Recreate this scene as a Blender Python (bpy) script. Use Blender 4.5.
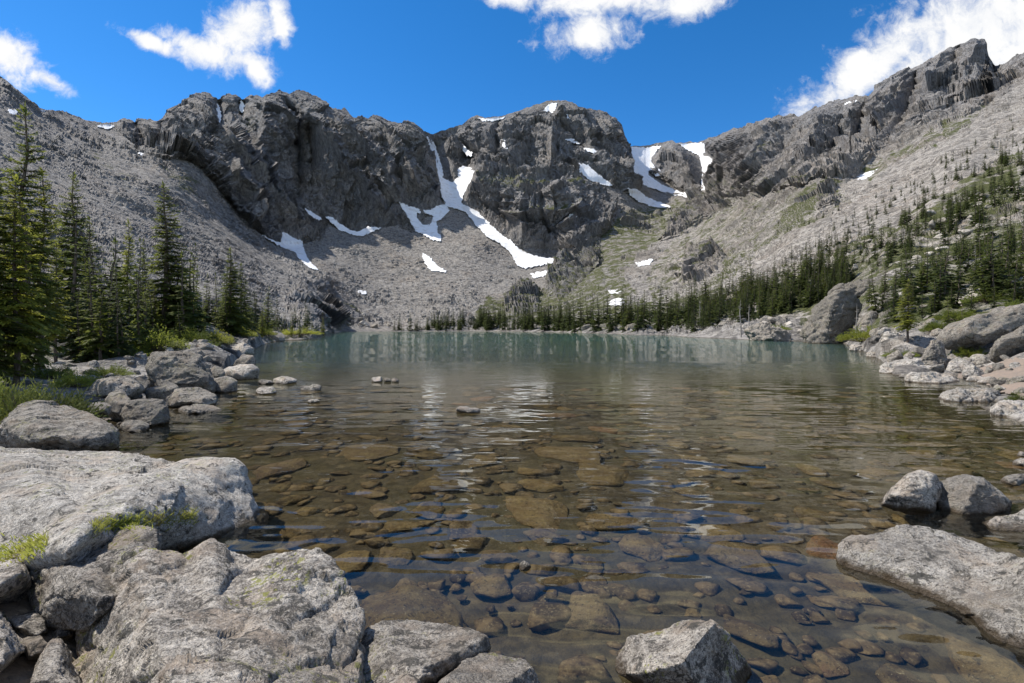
import bpy, bmesh, math, random
import numpy as np
from mathutils import Vector

for o in list(bpy.data.objects):
    bpy.data.objects.remove(o)
S = bpy.context.scene
COL = S.collection
R = math.radians

# ------------------------------------------------------------------ camera, sky, sun, exposure
CAM_H, F, HY, CX = 1.7, 512.0, 329.0, 512.0          # eye height above the lake, focal length in pixels
cd = bpy.data.cameras.new('camera')
cd.lens = 18.0; cd.sensor_width = 36.0
cd.shift_y = -(341.5 - HY) / 1024.0
cd.clip_start = 0.05; cd.clip_end = 20000
cam = bpy.data.objects.new('camera', cd); COL.objects.link(cam)
cam.location = (0, 0, CAM_H); cam.rotation_euler = (R(90), 0, 0)
S.camera = cam

SUN_AZ, SUN_EL = -70.0, 54.0                          # degrees from +Y towards +X; height
sv = Vector((math.sin(R(SUN_AZ)) * math.cos(R(SUN_EL)), math.cos(R(SUN_AZ)) * math.cos(R(SUN_EL)), math.sin(R(SUN_EL))))
sd = bpy.data.lights.new('sun', 'SUN'); sd.energy = 5.0; sd.angle = R(0.53); sd.color = (1.0, 0.93, 0.83)
so = bpy.data.objects.new('sun', sd); COL.objects.link(so)
so.rotation_euler = sv.to_track_quat('Z', 'Y').to_euler()

S.view_settings.view_transform = 'Standard'; S.view_settings.look = 'None'
S.view_settings.exposure = 0.35; S.view_settings.gamma = 1.0
S.view_settings.use_curve_mapping = False
S.render.engine = 'CYCLES'
S.cycles.max_bounces = 8; S.cycles.transparent_max_bounces = 12
S.cycles.diffuse_bounces = 3; S.cycles.glossy_bounces = 3
S.cycles.caustics_reflective = False; S.cycles.caustics_refractive = True
sd.cycles.is_caustics_light = True
S.cycles.use_denoising = True
S.cycles.sample_clamp_indirect = 4.0


# ------------------------------------------------------------------ node helper
class NT:
    def __init__(s, tree):
        s.t = tree; s.n = tree.nodes; s.l = tree.links

    def put(s, sock, v):
        if isinstance(v, bpy.types.NodeSocket):
            s.l.new(v, sock)
        elif v is not None:
            if hasattr(sock.default_value, '__len__'):
                d = len(sock.default_value)
                if not hasattr(v, '__len__'):
                    v = (v,) * d
                if d == 4 and len(v) == 3:
                    v = (*v, 1.0)
                v = v[:d]
            sock.default_value = v

    def node(s, typ, **k):
        n = s.n.new(typ)
        for a, b in k.items():
            setattr(n, a, b)
        return n

    def m(s, op, a, b=None, c=None, clamp=False):
        n = s.node('ShaderNodeMath', operation=op, use_clamp=clamp)
        s.put(n.inputs[0], a)
        if b is not None: s.put(n.inputs[1], b)
        if c is not None: s.put(n.inputs[2], c)
        return n.outputs[0]

    def vm(s, op, a, b=None):
        n = s.node('ShaderNodeVectorMath', operation=op)
        s.put(n.inputs[0], a)
        if b is not None: s.put(n.inputs[1], b)
        return n.outputs[0]

    def noise(s, vec, scale, detail=4, rough=0.55, dist=0.0, out=0):
        n = s.node('ShaderNodeTexNoise'); s.put(n.inputs['Vector'], vec)
        s.put(n.inputs['Scale'], scale); s.put(n.inputs['Detail'], detail)
        s.put(n.inputs['Roughness'], rough); s.put(n.inputs['Distortion'], dist)
        return n.outputs[out]

    def vor(s, vec, scale, feature='F1', out=0, rnd=1.0):
        n = s.node('ShaderNodeTexVoronoi', feature=feature); s.put(n.inputs['Vector'], vec)
        s.put(n.inputs['Scale'], scale); s.put(n.inputs['Randomness'], rnd)
        return n.outputs[out]

    def mapr(s, v, a, b, c=0.0, d=1.0, smooth=False):
        n = s.node('ShaderNodeMapRange'); n.clamp = True
        if smooth: n.interpolation_type = 'SMOOTHSTEP'
        for i, x in enumerate((v, a, b, c, d)): s.put(n.inputs[i], x)
        return n.outputs[0]

    def mix(s, f, a, b, blend='MIX'):
        n = s.node('ShaderNodeMix', data_type='RGBA', blend_type=blend)
        s.put(n.inputs[0], f); s.put(n.inputs[6], a); s.put(n.inputs[7], b)
        return n.outputs[2]

    def bump(s, h, strength, dist, normal=None):
        n = s.node('ShaderNodeBump'); s.put(n.inputs['Height'], h)
        n.inputs['Strength'].default_value = strength; n.inputs['Distance'].default_value = dist
        if normal is not None: s.put(n.inputs['Normal'], normal)
        return n.outputs[0]

    def sep(s, v):
        n = s.node('ShaderNodeSeparateXYZ'); s.put(n.inputs[0], v); return n.outputs

    def comb(s, x, y, z):
        n = s.node('ShaderNodeCombineXYZ')
        for i, q in enumerate((x, y, z)): s.put(n.inputs[i], q)
        return n.outputs[0]


def material(name):
    m = bpy.data.materials.new(name); m.use_nodes = True
    t = NT(m.node_tree)
    p = m.node_tree.nodes['Principled BSDF']
    p.inputs['Specular IOR Level'].default_value = 0.25
    return m, t, p


# ------------------------------------------------------------------ the sky (world): Nishita + drifting white clouds
W = bpy.data.worlds.new('World'); S.world = W; W.use_nodes = True
t = NT(W.node_tree)
bg = W.node_tree.nodes['Background']
sky = t.node('ShaderNodeTexSky', sky_type='NISHITA')
sky.sun_disc = False; sky.sun_elevation = R(SUN_EL); sky.sun_rotation = R(SUN_AZ)
sky.altitude = 3300; sky.air_density = 1.0; sky.dust_density = 0.5; sky.ozone_density = 2.5
hs = t.node('ShaderNodeHueSaturation'); hs.inputs['Saturation'].default_value = 1.33; hs.inputs['Value'].default_value = 1.12
t.l.new(sky.outputs[0], hs.inputs['Color'])
tc = t.node('ShaderNodeTexCoord')
x, y, z = t.sep(tc.outputs['Generated'])
ys = t.m('MAXIMUM', y, 0.05)
u = t.m('DIVIDE', x, ys); v = t.m('DIVIDE', z, ys)    # cloud layer coordinates ahead of the lake


def cl(px, py, rx, ry, ang):                          # one soft lobe of cloud: 1 at its heart, 0 at its rim
    a = R(ang); cu, cv = (px - CX) / F, (HY - py) / F
    du = t.m('SUBTRACT', u, cu); dv = t.m('SUBTRACT', v, cv)
    p = t.m('DIVIDE', t.m('ADD', t.m('MULTIPLY', du, math.cos(a)), t.m('MULTIPLY', dv, math.sin(a))), rx / F)
    q = t.m('DIVIDE', t.m('SUBTRACT', t.m('MULTIPLY', dv, math.cos(a)), t.m('MULTIPLY', du, math.sin(a))), ry / F)
    return t.m('SUBTRACT', 1.0, t.m('SQRT', t.m('ADD', t.m('MULTIPLY', p, p), t.m('MULTIPLY', q, q))))


lobes = [cl(6, 54, 56, 27, -25), cl(48, 80, 40, 12, -28),
         cl(150, 42, 46, 11, -22), cl(208, 52, 66, 21, -18), cl(240, 28, 52, 34, 25), cl(254, 68, 26, 16, -50),
         cl(280, 20, 16, 30, 20),
         cl(605, -6, 112, 32, 0), cl(590, 34, 56, 26, 12), cl(686, 4, 58, 22, 15), cl(510, -4, 40, 18, -10),
         cl(985, 22, 205, 72, 34), cl(870, 68, 120, 30, 34), cl(1040, 30, 120, 90, 20)]
d = lobes[0]
for q in lobes[1:]:
    d = t.m('MAXIMUM', d, q)
uv = t.comb(u, v, 0.0)
wrp = t.noise(uv, 9.0, 5, 0.6, out=1)
uvw = t.vm('ADD', uv, t.vm('SCALE', t.vm('SUBTRACT', wrp, (0.5, 0.5, 0.5)), None))
uvw.node.inputs[1].links[0].from_node.inputs['Scale'].default_value = 0.09
n1 = t.noise(uvw, 14.0, 8, 0.62)
n2 = t.noise(uvw, 45.0, 6, 0.65)
nn = t.m('ADD', t.m('MULTIPLY', t.m('SUBTRACT', n1, 0.5), 1.9), t.m('MULTIPLY', t.m('SUBTRACT', n2, 0.5), 0.55))
dens = t.mapr(t.m('ADD', d, nn), -0.04, 0.75, 0, 1, True)
wisp = t.m('MULTIPLY', t.mapr(t.noise(t.vm('MULTIPLY', uvw, (3.0, 9.0, 1)), 2.4, 9, 0.7), 0.66, 0.80, 0, 0.35), t.mapr(d, -1.6, -0.2))
dens = t.m('MAXIMUM', dens, wisp)
ccol = t.mix(t.mapr(t.m('ADD', n1, t.m('MULTIPLY', d, 0.2)), 0.35, 0.7), (4.5, 4.7, 5.05), (5.6, 5.6, 5.6))
front = t.mapr(y, 0.05, 0.2)
fill_cloud = t.mapr(t.noise(tc.outputs['Generated'], 2.6, 7, .6, .3), .44, .60, 0, 1, True)      # unseen cloud overhead and behind, added as neutral fill light
fill_cloud = t.m('MULTIPLY', fill_cloud, t.m('MULTIPLY', t.mapr(y, .30, -.05), t.mapr(z, .02, .2)))
fin = t.mix(t.m('MAXIMUM', t.m('MULTIPLY', dens, front), fill_cloud), hs.outputs[0], ccol)
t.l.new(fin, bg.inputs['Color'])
bg.inputs['Strength'].default_value = 0.142


# ------------------------------------------------------------------ numpy noise and mesh helpers
def _h(ix, iy, iz, seed):
    h = (ix * 374761393 + iy * 668265263 + iz * 2147483647 + seed * 1274126177) & 0xFFFFFFFF
    h = ((h ^ (h >> 13)) * 1274126177) & 0xFFFFFFFF
    h = ((h ^ (h >> 16)) * 2246822519) & 0xFFFFFFFF
    return h ^ (h >> 15)


def gn(p, seed=0):                                    # gradient noise, about -1..1
    i = np.floor(p).astype(np.int64); f = p - i
    w = f * f * f * (f * (f * 6 - 15) + 10)
    out = np.zeros(len(p))
    for dx in (0, 1):
        wx = w[:, 0] if dx else 1 - w[:, 0]
        for dy in (0, 1):
            wy = w[:, 1] if dy else 1 - w[:, 1]
            for dz in (0, 1):
                wz = w[:, 2] if dz else 1 - w[:, 2]
                h = _h(i[:, 0] + dx, i[:, 1] + dy, i[:, 2] + dz, seed)
                g = ((h & 1023) / 511.5 - 1) * (f[:, 0] - dx) + (((h >> 10) & 1023) / 511.5 - 1) * (f[:, 1] - dy) + (((h >> 20) & 1023) / 511.5 - 1) * (f[:, 2] - dz)
                out += g * wx * wy * wz
    return out * 1.1


def fbm(p, octs, seed=0, gain=0.5, ridged=False):
    o = np.zeros(len(p)); a = 1.0
    for k in range(octs):
        n = gn(p * 2 ** k + k * 17.3, seed + k)
        o += a * ((1 - 2 * np.abs(n)) if ridged else n)
        a *= gain
    return o


def cells(p, seed=0):                                 # worley: nearest distance, second distance, cell hash
    i = np.floor(p).astype(np.int64)
    b1 = np.full(len(p), 9.0); b2 = np.full(len(p), 9.0); hid = np.zeros(len(p))
    for dx in (-1, 0, 1):
        for dy in (-1, 0, 1):
            for dz in (-1, 0, 1):
                c = i + (dx, dy, dz)
                h = _h(c[:, 0], c[:, 1], c[:, 2], seed)
                q = c + np.stack([(h & 1023) / 1023, ((h >> 10) & 1023) / 1023, ((h >> 20) & 1023) / 1023], 1)
                dd = np.sqrt(((q - p) ** 2).sum(1))
                n1_ = dd < b1
                b2 = np.where(n1_, b1, np.minimum(b2, dd)); hid = np.where(n1_, (h % 997) / 997, hid); b1 = np.where(n1_, dd, b1)
    return b1, b2, hid


def facets(p, seed):                                  # broken planes: every cell a face tilted its own way
    i = np.floor(p).astype(np.int64); b1 = np.full(len(p), 9.0); out = np.zeros(len(p))
    for dx in (-1, 0, 1):
        for dy in (-1, 0, 1):
            for dz in (-1, 0, 1):
                c = i + (dx, dy, dz)
                h = _h(c[:, 0], c[:, 1], c[:, 2], seed)
                q = c + np.stack([(h & 1023) / 1023, ((h >> 10) & 1023) / 1023, ((h >> 20) & 1023) / 1023], 1)
                e = p - q; dd = (e ** 2).sum(1); k = dd < b1
                h2 = _h(c[:, 0] + 91, c[:, 1] - 37, c[:, 2] + 13, seed + 5)
                tl = (((h2 & 1023) / 511.5 - 1) * e[:, 0] + (((h2 >> 10) & 1023) / 511.5 - 1) * e[:, 1] + (((h2 >> 20) & 1023) / 511.5 - 1.25) * e[:, 2]) + ((h2 % 613) / 613 - .5) * .7
                out = np.where(k, tl, out); b1 = np.where(k, dd, b1)
    return out


def np_mesh(name, V, Fq, mat, smooth=True, attrs=None):
    me = bpy.data.meshes.new(name)
    k = Fq.shape[1]
    me.vertices.add(len(V)); me.vertices.foreach_set('co', np.asarray(V, np.float32).ravel())
    me.loops.add(Fq.size); me.loops.foreach_set('vertex_index', np.asarray(Fq, np.int32).ravel())
    me.polygons.add(len(Fq)); me.polygons.foreach_set('loop_start', np.arange(0, Fq.size, k, dtype=np.int32))
    me.polygons.foreach_set('use_smooth', np.full(len(Fq), smooth))
    me.update(calc_edges=True)
    for an, av in (attrs or {}).items():
        a = me.color_attributes.new(an, 'FLOAT_COLOR', 'POINT')
        a.data.foreach_set('color', np.asarray(av, np.float32).ravel())
    for mm in (mat if isinstance(mat, (list, tuple)) else [mat]):
        if mm: me.materials.append(mm)
    return me


def link(name, me, parent=None):
    o = bpy.data.objects.new(name, me); COL.objects.link(o)
    if parent: o.parent = parent
    return o


def tag(o, label, cat, group=None, kind=None):
    o['label'] = label; o['category'] = cat
    if group: o['group'] = group
    if kind: o['kind'] = kind
    return o


def grid_faces(nr, nc):
    a = (np.arange(nr - 1)[:, None] * nc + np.arange(nc - 1)[None, :]).ravel()
    return np.stack([a, a + nc, a + nc + 1, a + 1], 1)


def rays(px, py, D):
    return np.stack([(px - CX) / F * D, D, CAM_H - (py - HY) / F * D], -1)


def inpoly(px, py, poly):
    P = np.array(poly, float); r = np.zeros(px.shape, bool)
    x0, y0 = P[-1]
    for x1, y1 in P:
        c = ((y1 > py) != (y0 > py))
        with np.errstate(divide='ignore', invalid='ignore'):
            r ^= c & (px < (x0 - x1) * (py - y1) / (y0 - y1 + 1e-12) + x1)
        x0, y0 = x1, y1
    return r


# ------------------------------------------------------------------ the mountains: real distances, fitted to the survey of the place
SKY = [(-560, -150), (-260, -30), (-100, 30), (0, 80), (10, 87), (25, 98), (38, 109), (48, 110), (62, 112), (80, 119), (95, 122), (108, 123), (118, 122), (124, 119), (130, 121),
       (135, 123), (138, 118), (145, 120), (155, 122), (163, 121), (168, 113), (178, 108), (184, 100), (192, 96), (200, 94), (208, 94), (214, 98), (217.5, 100), (222, 96), (228, 93), (236, 95),
       (243, 99), (252, 96), (262, 97), (270, 94), (280, 91), (288, 94), (298, 90.5), (306, 94), (316, 97), (328, 105), (334, 108), (345, 108), (350, 114), (353, 117.5),
       (368, 118), (376, 116), (385, 119), (398, 124.5), (404, 121), (412, 121), (420, 127), (426, 134), (431, 135), (440, 131), (450, 128), (462, 125), (470, 118),
       (477, 115), (485, 118), (497, 117), (508, 115), (520, 110), (535, 105), (547, 101), (560, 100), (572, 102), (578, 107), (590, 109), (600, 111), (608, 114),
       (615, 119), (620, 123), (624, 134), (628, 146), (640, 146), (650, 145), (658, 143), (665, 142), (672, 140), (676, 143), (690, 142), (700, 142), (710, 138),
       (718, 136), (728, 132), (735, 128), (743, 128), (750, 124), (757, 123), (765, 118), (772, 117), (780, 116), (800, 117), (812, 111), (825, 106), (840, 101),
       (860, 96), (872, 94), (877, 88), (890, 80), (905, 71), (920, 66), (935, 58), (950, 50), (965, 45), (973, 41), (985, 43), (988, 55), (995, 66), (1005, 64),
       (1015, 56), (1024, 53), (1100, 20), (1290, -60), (1640, -220)]
SHORE = [(-560, 600), (-260, 520), (-100, 500), (0, 480), (60, 462), (110, 440), (140, 424), (170, 411), (195, 400), (212, 388), (225, 376), (236, 362), (248, 353), (262, 345),
         (280, 340.5), (300, 339.5), (325, 337.5), (331, 335), (336, 332.3), (345, 331.6), (400, 331.3), (520, 331.5), (556, 332.5), (600, 333.5), (640, 335), (700, 337.5), (745, 339.3),
         (790, 340.5), (840, 342), (850, 346), (864, 351), (880, 360), (890, 373), (905, 386), (940, 397), (975, 405), (1024, 424), (1100, 452), (1290, 505), (1640, 610)]
CTRL = [(0, 82, 430), (0, 150, 260), (0, 230, 110), (0, 310, 30), (0, 370, 13), (0, 430, 7.6),
        (60, 112, 520), (60, 200, 230), (60, 270, 100), (60, 330, 26), (60, 400, 10),
        (120, 122, 640), (120, 160, 470), (120, 200, 330), (120, 260, 150), (120, 320, 36), (120, 370, 15),
        (180, 108, 700), (190, 140, 620), (190, 180, 520), (180, 210, 430), (180, 250, 290), (180, 290, 140), (180, 320, 55), (180, 350, 25),
        (240, 95, 820), (240, 150, 740), (240, 205, 640), (235, 240, 470), (230, 290, 190), (230, 320, 75),
        (290, 92, 900), (285, 150, 830), (285, 210, 740), (280, 245, 640), (275, 270, 430), (275, 300, 240), (275, 322, 135),
        (340, 108, 990), (340, 170, 890), (340, 226, 800), (350, 245, 730), (350, 270, 630), (350, 300, 490), (350, 320, 390),
        (395, 123, 1060), (400, 170, 970), (408, 215, 880), (418, 140, 1050), (430, 175, 990), (436, 205, 930),
        (446, 140, 1220), (450, 170, 1080), (452, 205, 940), (430, 250, 760), (430, 280, 640), (430, 300, 555), (430, 320, 440),
        (475, 117, 1250), (475, 150, 1150), (485, 185, 1010), (485, 210, 960), (475, 250, 760),
        (512, 115, 1260), (512, 150, 1090), (512, 185, 980), (512, 192, 915), (512, 235, 870), (512, 265, 750), (512, 290, 620), (512, 310, 490),
        (560, 101, 1270), (560, 130, 1160), (560, 165, 1040), (560, 188, 960), (560, 194, 900), (560, 245, 850), (560, 262, 770), (560, 290, 560), (560, 315, 380),
        (600, 112, 1290), (605, 145, 1160), (605, 180, 1040), (600, 205, 940), (600, 240, 780), (600, 262, 640), (600, 285, 480), (600, 310, 340),
        (618, 125, 1300), (628, 165, 1160), (636, 190, 1090),
        (640, 148, 1650), (650, 165, 1480), (660, 190, 1250), (650, 207, 1080), (670, 141, 1700), (680, 165, 1480), (690, 190, 1230),
        (650, 235, 800), (650, 270, 480), (650, 300, 330), (655, 320, 250),
        (700, 143, 1600), (715, 170, 1200), (705, 200, 960), (700, 230, 690), (690, 260, 480), (690, 290, 320), (690, 315, 220),
        (760, 120, 1000), (760, 145, 860), (760, 175, 660), (760, 220, 450), (760, 270, 260), (760, 305, 155),
        (830, 104, 800), (830, 125, 700), (830, 165, 500), (830, 200, 340), (830, 250, 190), (830, 300, 110),
        (880, 90, 700), (880, 130, 590), (880, 170, 400), (890, 220, 200), (890, 280, 90), (890, 320, 55),
        (960, 47, 640), (960, 85, 560), (940, 120, 440), (960, 180, 200), (960, 250, 108), (960, 300, 58), (960, 340, 33), (960, 375, 20),
        (984, 44, 640), (1000, 66, 560), (1024, 55, 520), (1024, 120, 300), (1024, 200, 135), (1024, 260, 75), (1024, 310, 40), (1024, 350, 22), (1024, 385, 13.5),
        (-260, -30, 280), (-260, 100, 140), (-260, 250, 42), (-260, 350, 13), (-260, 450, 5.6), (-120, 35, 340), (-120, 200, 95), (-120, 350, 14),
        (1290, -60, 360), (1290, 120, 160), (1290, 250, 55), (1290, 330, 19), (1290, 420, 7.5), (1150, 0, 430), (1150, 200, 90), (1150, 330, 25)]
sk, sh = np.array(SKY, float), np.array(SHORE, float)


def shore_y(px): return np.interp(px, sh[:, 0], sh[:, 1])


cs = [(px, py, np.log(dd)) for px, py, dd in CTRL]
for px in list(range(-560, 340, 30)) + list(range(340, 845, 50)) + list(range(845, 1300, 25)) + list(range(1320, 1641, 40)):
    py = float(shore_y(px)); cs.append((px, py, math.log(CAM_H * F / (py - HY))))
cs = np.array(cs)
YS = 1.3                                              # vertical differences count a little more


def rbf_phi(r2): return np.sqrt(r2 + 9.0 ** 2)


A = cs[:, :2] * (1, YS)
M = rbf_phi(((A[:, None] - A[None]) ** 2).sum(-1))
Pm = np.c_[np.ones(len(A)), A / 500]
K = np.block([[M, Pm], [Pm.T, np.zeros((3, 3))]])
wts = np.linalg.solve(K, np.r_[cs[:, 2], 0, 0, 0])


def logD(px, py):
    q = np.c_[px, py * YS]; out = np.empty(len(q))
    for i in range(0, len(q), 40000):
        s_ = q[i:i + 40000]
        out[i:i + 40000] = rbf_phi(((s_[:, None] - A[None]) ** 2).sum(-1)) @ wts[:-3] + np.c_[np.ones(len(s_)), s_ / 500] @ wts[-3:]
    return out


# spines (+) and gullies (-) of the rock walls: points, relief in metres, reach left / right of the line
STROKES = [([(474, 187), (520, 189), (585, 193)], 9, 13, 2.0), ([(498, 215), (540, 211), (592, 210)], 8, 12, 2.0), ([(515, 237), (560, 232), (600, 225)], 6, 10, 2.0), ([(484, 202), (512, 202), (545, 200), (580, 201)], 5, 7, 1.6),
           ([(180, 150), (205, 180), (232, 205), (262, 236)], 9, 14, 4), ([(250, 100), (272, 140), (300, 175), (330, 205), (345, 226)], 10, 16, 5), ([(318, 98), (340, 128), (372, 160), (400, 190)], 8, 12, 4), ([(205, 130), (185, 150), (165, 165)], 7, 5, 9),
           ([(520, 112), (505, 135), (494, 160), (488, 184)], 9, 5, 14), ([(572, 103), (585, 125), (596, 150), (612, 178)], 9, 12, 5), ([(530, 108), (542, 135), (560, 158), (578, 178)], 8, 12, 5), ([(445, 132), (455, 150), (462, 165)], 8, 8, 4),
           ([(815, 112), (808, 140), (790, 165), (760, 190)], 8, 8, 12), ([(855, 100), (846, 130), (832, 160), (822, 180)], 8, 7, 9), ([(905, 75), (898, 105), (886, 135), (872, 155)], 8, 7, 8), ([(930, 62), (925, 90), (912, 115)], 7, 6, 7),
           ([(700, 215), (760, 195), (830, 178), (900, 150)], 5, 8, 5), ([(690, 250), (750, 215), (800, 195), (850, 180)], 5, 8, 5), ([(760, 240), (830, 205), (900, 170), (1000, 115)], 4, 7, 5), ([(660, 290), (720, 255), (790, 225)], 5, 7, 4), ([(800, 260), (880, 215), (960, 165), (1024, 130)], 3, 7, 4),
           ([(196, 96), (215, 125), (237, 148), (262, 180), (284, 207), (300, 222), (320, 234)], 34, 26, 7),
           ([(290, 95), (318, 130), (345, 165), (372, 192), (398, 218)], 30, 22, 7),
           ([(330, 108), (358, 140), (385, 170), (404, 205)], 26, 16, 6),
           ([(400, 125), (415, 150), (432, 190), (440, 205)], 26, 18, 5),
           ([(372, 118), (395, 150), (420, 195)], 22, 14, 6),
           ([(283, 100), (292, 130), (297, 160), (299, 200)], -26, 6, 9),
           ([(306, 125), (309, 155), (308, 175)], -12, 4, 6),
           ([(218, 99), (220, 118), (219, 132)], -22, 5, 5),
           ([(242, 99), (240, 118)], -16, 4, 5),
           ([(135, 123), (147, 150)], -16, 5, 6), ([(163, 122), (163, 150)], -14, 4, 5),
           ([(150, 155), (185, 145), (230, 128)], -10, 6, 6),
           ([(150, 160), (175, 185), (205, 215)], 14, 10, 5), ([(110, 135), (140, 165), (160, 190)], 10, 8, 5),
           ([(220, 165), (243, 195), (265, 230)], 18, 10, 6),
           ([(265, 97), (262, 130), (250, 150)], 14, 9, 9),
           ([(431, 137), (440, 165), (448, 190), (455, 206)], -34, 6, 7),
           ([(462, 140), (472, 158), (462, 176)], -16, 4, 4),
           ([(487, 128), (490, 150), (484, 175), (470, 195)], 26, 8, 22),
           ([(499, 120), (497, 148), (488, 165)], -18, 4, 4), ([(475, 128), (478, 150)], 12, 5, 5), ([(465, 130), (468, 148)], 10, 4, 4),
           ([(548, 104), (556, 125), (575, 140), (590, 146)], -20, 6, 6),
           ([(560, 108), (552, 135), (550, 170), (545, 185)], 20, 10, 12), ([(540, 115), (530, 150), (528, 180)], -12, 6, 8),
           ([(590, 112), (598, 135), (606, 165)], -12, 4, 5), ([(608, 116), (622, 145), (634, 185)], 22, 14, 5),
           ([(500, 195), (505, 235)], -10, 4, 5), ([(522, 192), (520, 248)], 12, 6, 6), ([(545, 195), (548, 250)], -9, 4, 4), ([(572, 195), (575, 240)], 10, 6, 6),
           ([(668, 142), (684, 160), (700, 186)], 60, 30, 10), ([(705, 145), (708, 165), (704, 190)], -20, 5, 5),
           ([(735, 128), (730, 160), (700, 195)], 22, 10, 14), ([(757, 123), (748, 150), (735, 175)], -14, 6, 6), ([(775, 117), (768, 150), (750, 185)], 16, 9, 9),
           ([(800, 117), (792, 150), (775, 180)], -12, 6, 7), ([(822, 125), (812, 160), (795, 190)], 14, 9, 9), ([(845, 120), (835, 160), (825, 178)], -16, 6, 7),
           ([(868, 96), (862, 125), (852, 160)], -22, 5, 9), ([(880, 88), (876, 115), (868, 140)], 14, 6, 5), ([(893, 80), (888, 110), (880, 132)], 12, 5, 4),
           ([(918, 70), (914, 95), (903, 122), (893, 132)], -22, 6, 6), ([(948, 52), (938, 75), (925, 98)], 13, 6, 6), ([(975, 42), (970, 65), (968, 85)], 12, 8, 6),
           ([(960, 47), (956, 75)], -9, 4, 4), ([(988, 48), (994, 70), (996, 82)], -26, 4, 5),
           ([(845, 165), (890, 135), (940, 108), (990, 88)], 12, 7, 10), ([(870, 175), (920, 140), (975, 110)], -10, 6, 6),
           ([(900, 160), (950, 130), (1024, 85)], 8, 7, 9),
           ([(560, 255), (600, 228), (640, 215)], 14, 8, 10), ([(690, 210), (660, 240), (640, 265)], 9, 10, 8), ([(640, 235), (615, 260), (590, 275)], 8, 8, 8)]


def stroke_field(px, py):
    out = np.zeros(len(px))
    for pts, amp, wl, wr in STROKES:
        P = np.array(pts, float); m = 4 * max(wl, wr)
        lo, hi = P.min(0) - m, P.max(0) + m
        k = np.where((px > lo[0]) & (px < hi[0]) & (py > lo[1]) & (py < hi[1]))[0]
        if not len(k): continue
        q = np.c_[px[k], py[k]]; best = np.full(len(k), 1e9); side = np.zeros(len(k)); tt = np.zeros(len(k))
        ln = np.r_[0, np.cumsum(np.hypot(*np.diff(P, axis=0).T))]
        for j in range(len(P) - 1):
            a, b = P[j], P[j + 1]; ab = b - a
            s_ = np.clip(((q - a) @ ab) / (ab @ ab), 0, 1)
            dv = q - a - s_[:, None] * ab; dd = np.hypot(dv[:, 0], dv[:, 1])
            c = ab[0] * dv[:, 1] - ab[1] * dv[:, 0]
            n_ = dd < best
            best = np.where(n_, dd, best); side = np.where(n_, c, side); tt = np.where(n_, (ln[j] + s_ * (ln[j + 1] - ln[j])) / ln[-1], tt)
        w_ = np.where(side > 0, wl, wr)
        out[k] += amp * np.exp(-best / w_) * np.clip(np.minimum(tt, 1 - tt) * 5 + 0.25, 0, 1)
    return out


CLIFFS = [[(100, 60), (440, 60), (437, 165), (441, 190), (446, 211), (425, 214), (412, 231), (398, 222), (378, 227), (358, 231), (345, 228), (331, 221), (322, 235), (300, 243), (282, 243), (262, 234), (240, 213), (205, 172), (188, 158), (165, 158), (140, 150), (122, 132)],
          [(426, 125), (640, 90), (628, 146), (637, 185), (640, 192), (622, 190), (606, 182), (585, 176), (592, 190), (615, 205), (610, 225), (590, 246), (560, 252), (527, 250), (500, 236), (482, 220), (462, 205), (466, 190), (478, 172), (462, 168), (450, 182), (441, 165), (433, 143)],
          [(655, 138), (676, 138), (690, 150), (700, 160), (703, 172), (700, 190), (690, 193), (665, 180), (650, 170), (652, 158), (660, 148)],
          [(700, 120), (760, 90), (985, 30), (992, 80), (950, 105), (905, 140), (872, 160), (850, 180), (825, 185), (800, 195), (770, 195), (735, 200), (708, 196), (708, 165), (716, 160), (700, 150)],
          [(995, 60), (1030, 30), (1290, -80), (1290, 60), (1024, 80), (960, 120), (930, 135), (930, 118), (985, 88)],
          [(300, 283), (330, 287), (332, 300), (352, 308), (362, 322), (330, 326), (300, 318), (285, 305)],
          [(0, 70), (40, 105), (90, 122), (95, 145), (60, 125), (0, 100)],
          [(690, 262), (720, 252), (728, 262), (700, 285), (682, 285)], [(575, 250), (600, 240), (600, 262), (560, 300), (545, 290)], [(505, 295), (540, 292), (538, 312), (505, 315)],
          [(700, 195), (735, 205), (690, 230), (660, 240)], [(820, 195), (835, 188), (838, 205), (822, 212)]]
VEG = [([(700, 200), (760, 180), (830, 190), (860, 200), (800, 235), (720, 270), (660, 300), (640, 285)], .5), ([(478, 182), (520, 185), (580, 188), (585, 194), (520, 191), (478, 189)], .8), ([(505, 212), (540, 208), (560, 205), (580, 207), (560, 214), (520, 220)], .6),
       ([(600, 225), (640, 205), (690, 200), (720, 185), (735, 190), (690, 225), (640, 255), (610, 285), (560, 300), (540, 290), (580, 255)], .62),
       ([(560, 285), (620, 270), (640, 290), (600, 325), (470, 325), (480, 300)], .62), ([(240, 122), (252, 118), (256, 130), (240, 136)], .5),
       ([(70, 130), (110, 160), (180, 210), (205, 235), (170, 210), (90, 170)], .38), ([(268, 190), (285, 192), (280, 200), (268, 198)], .6),
       ([(770, 150), (790, 145), (770, 180), (750, 185)], .5), ([(700, 290), (760, 240), (780, 235), (740, 275), (700, 305), (660, 315)], .62),
       ([(860, 172), (900, 150), (960, 120), (1000, 100), (960, 135), (900, 165), (870, 185)], .6), ([(800, 200), (850, 180), (800, 230), (740, 270)], .72),
       ([(840, 250), (1024, 150), (1024, 330), (900, 335), (760, 325), (560, 330), (640, 300), (740, 290)], .64), ([(300, 298), (350, 300), (365, 320), (330, 310)], .5),
       ([(0, 340), (120, 330), (230, 320), (340, 332), (240, 348), (190, 352), (100, 395), (0, 430)], .5), ([(150, 160), (190, 170), (215, 215), (180, 190)], .5)]
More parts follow.
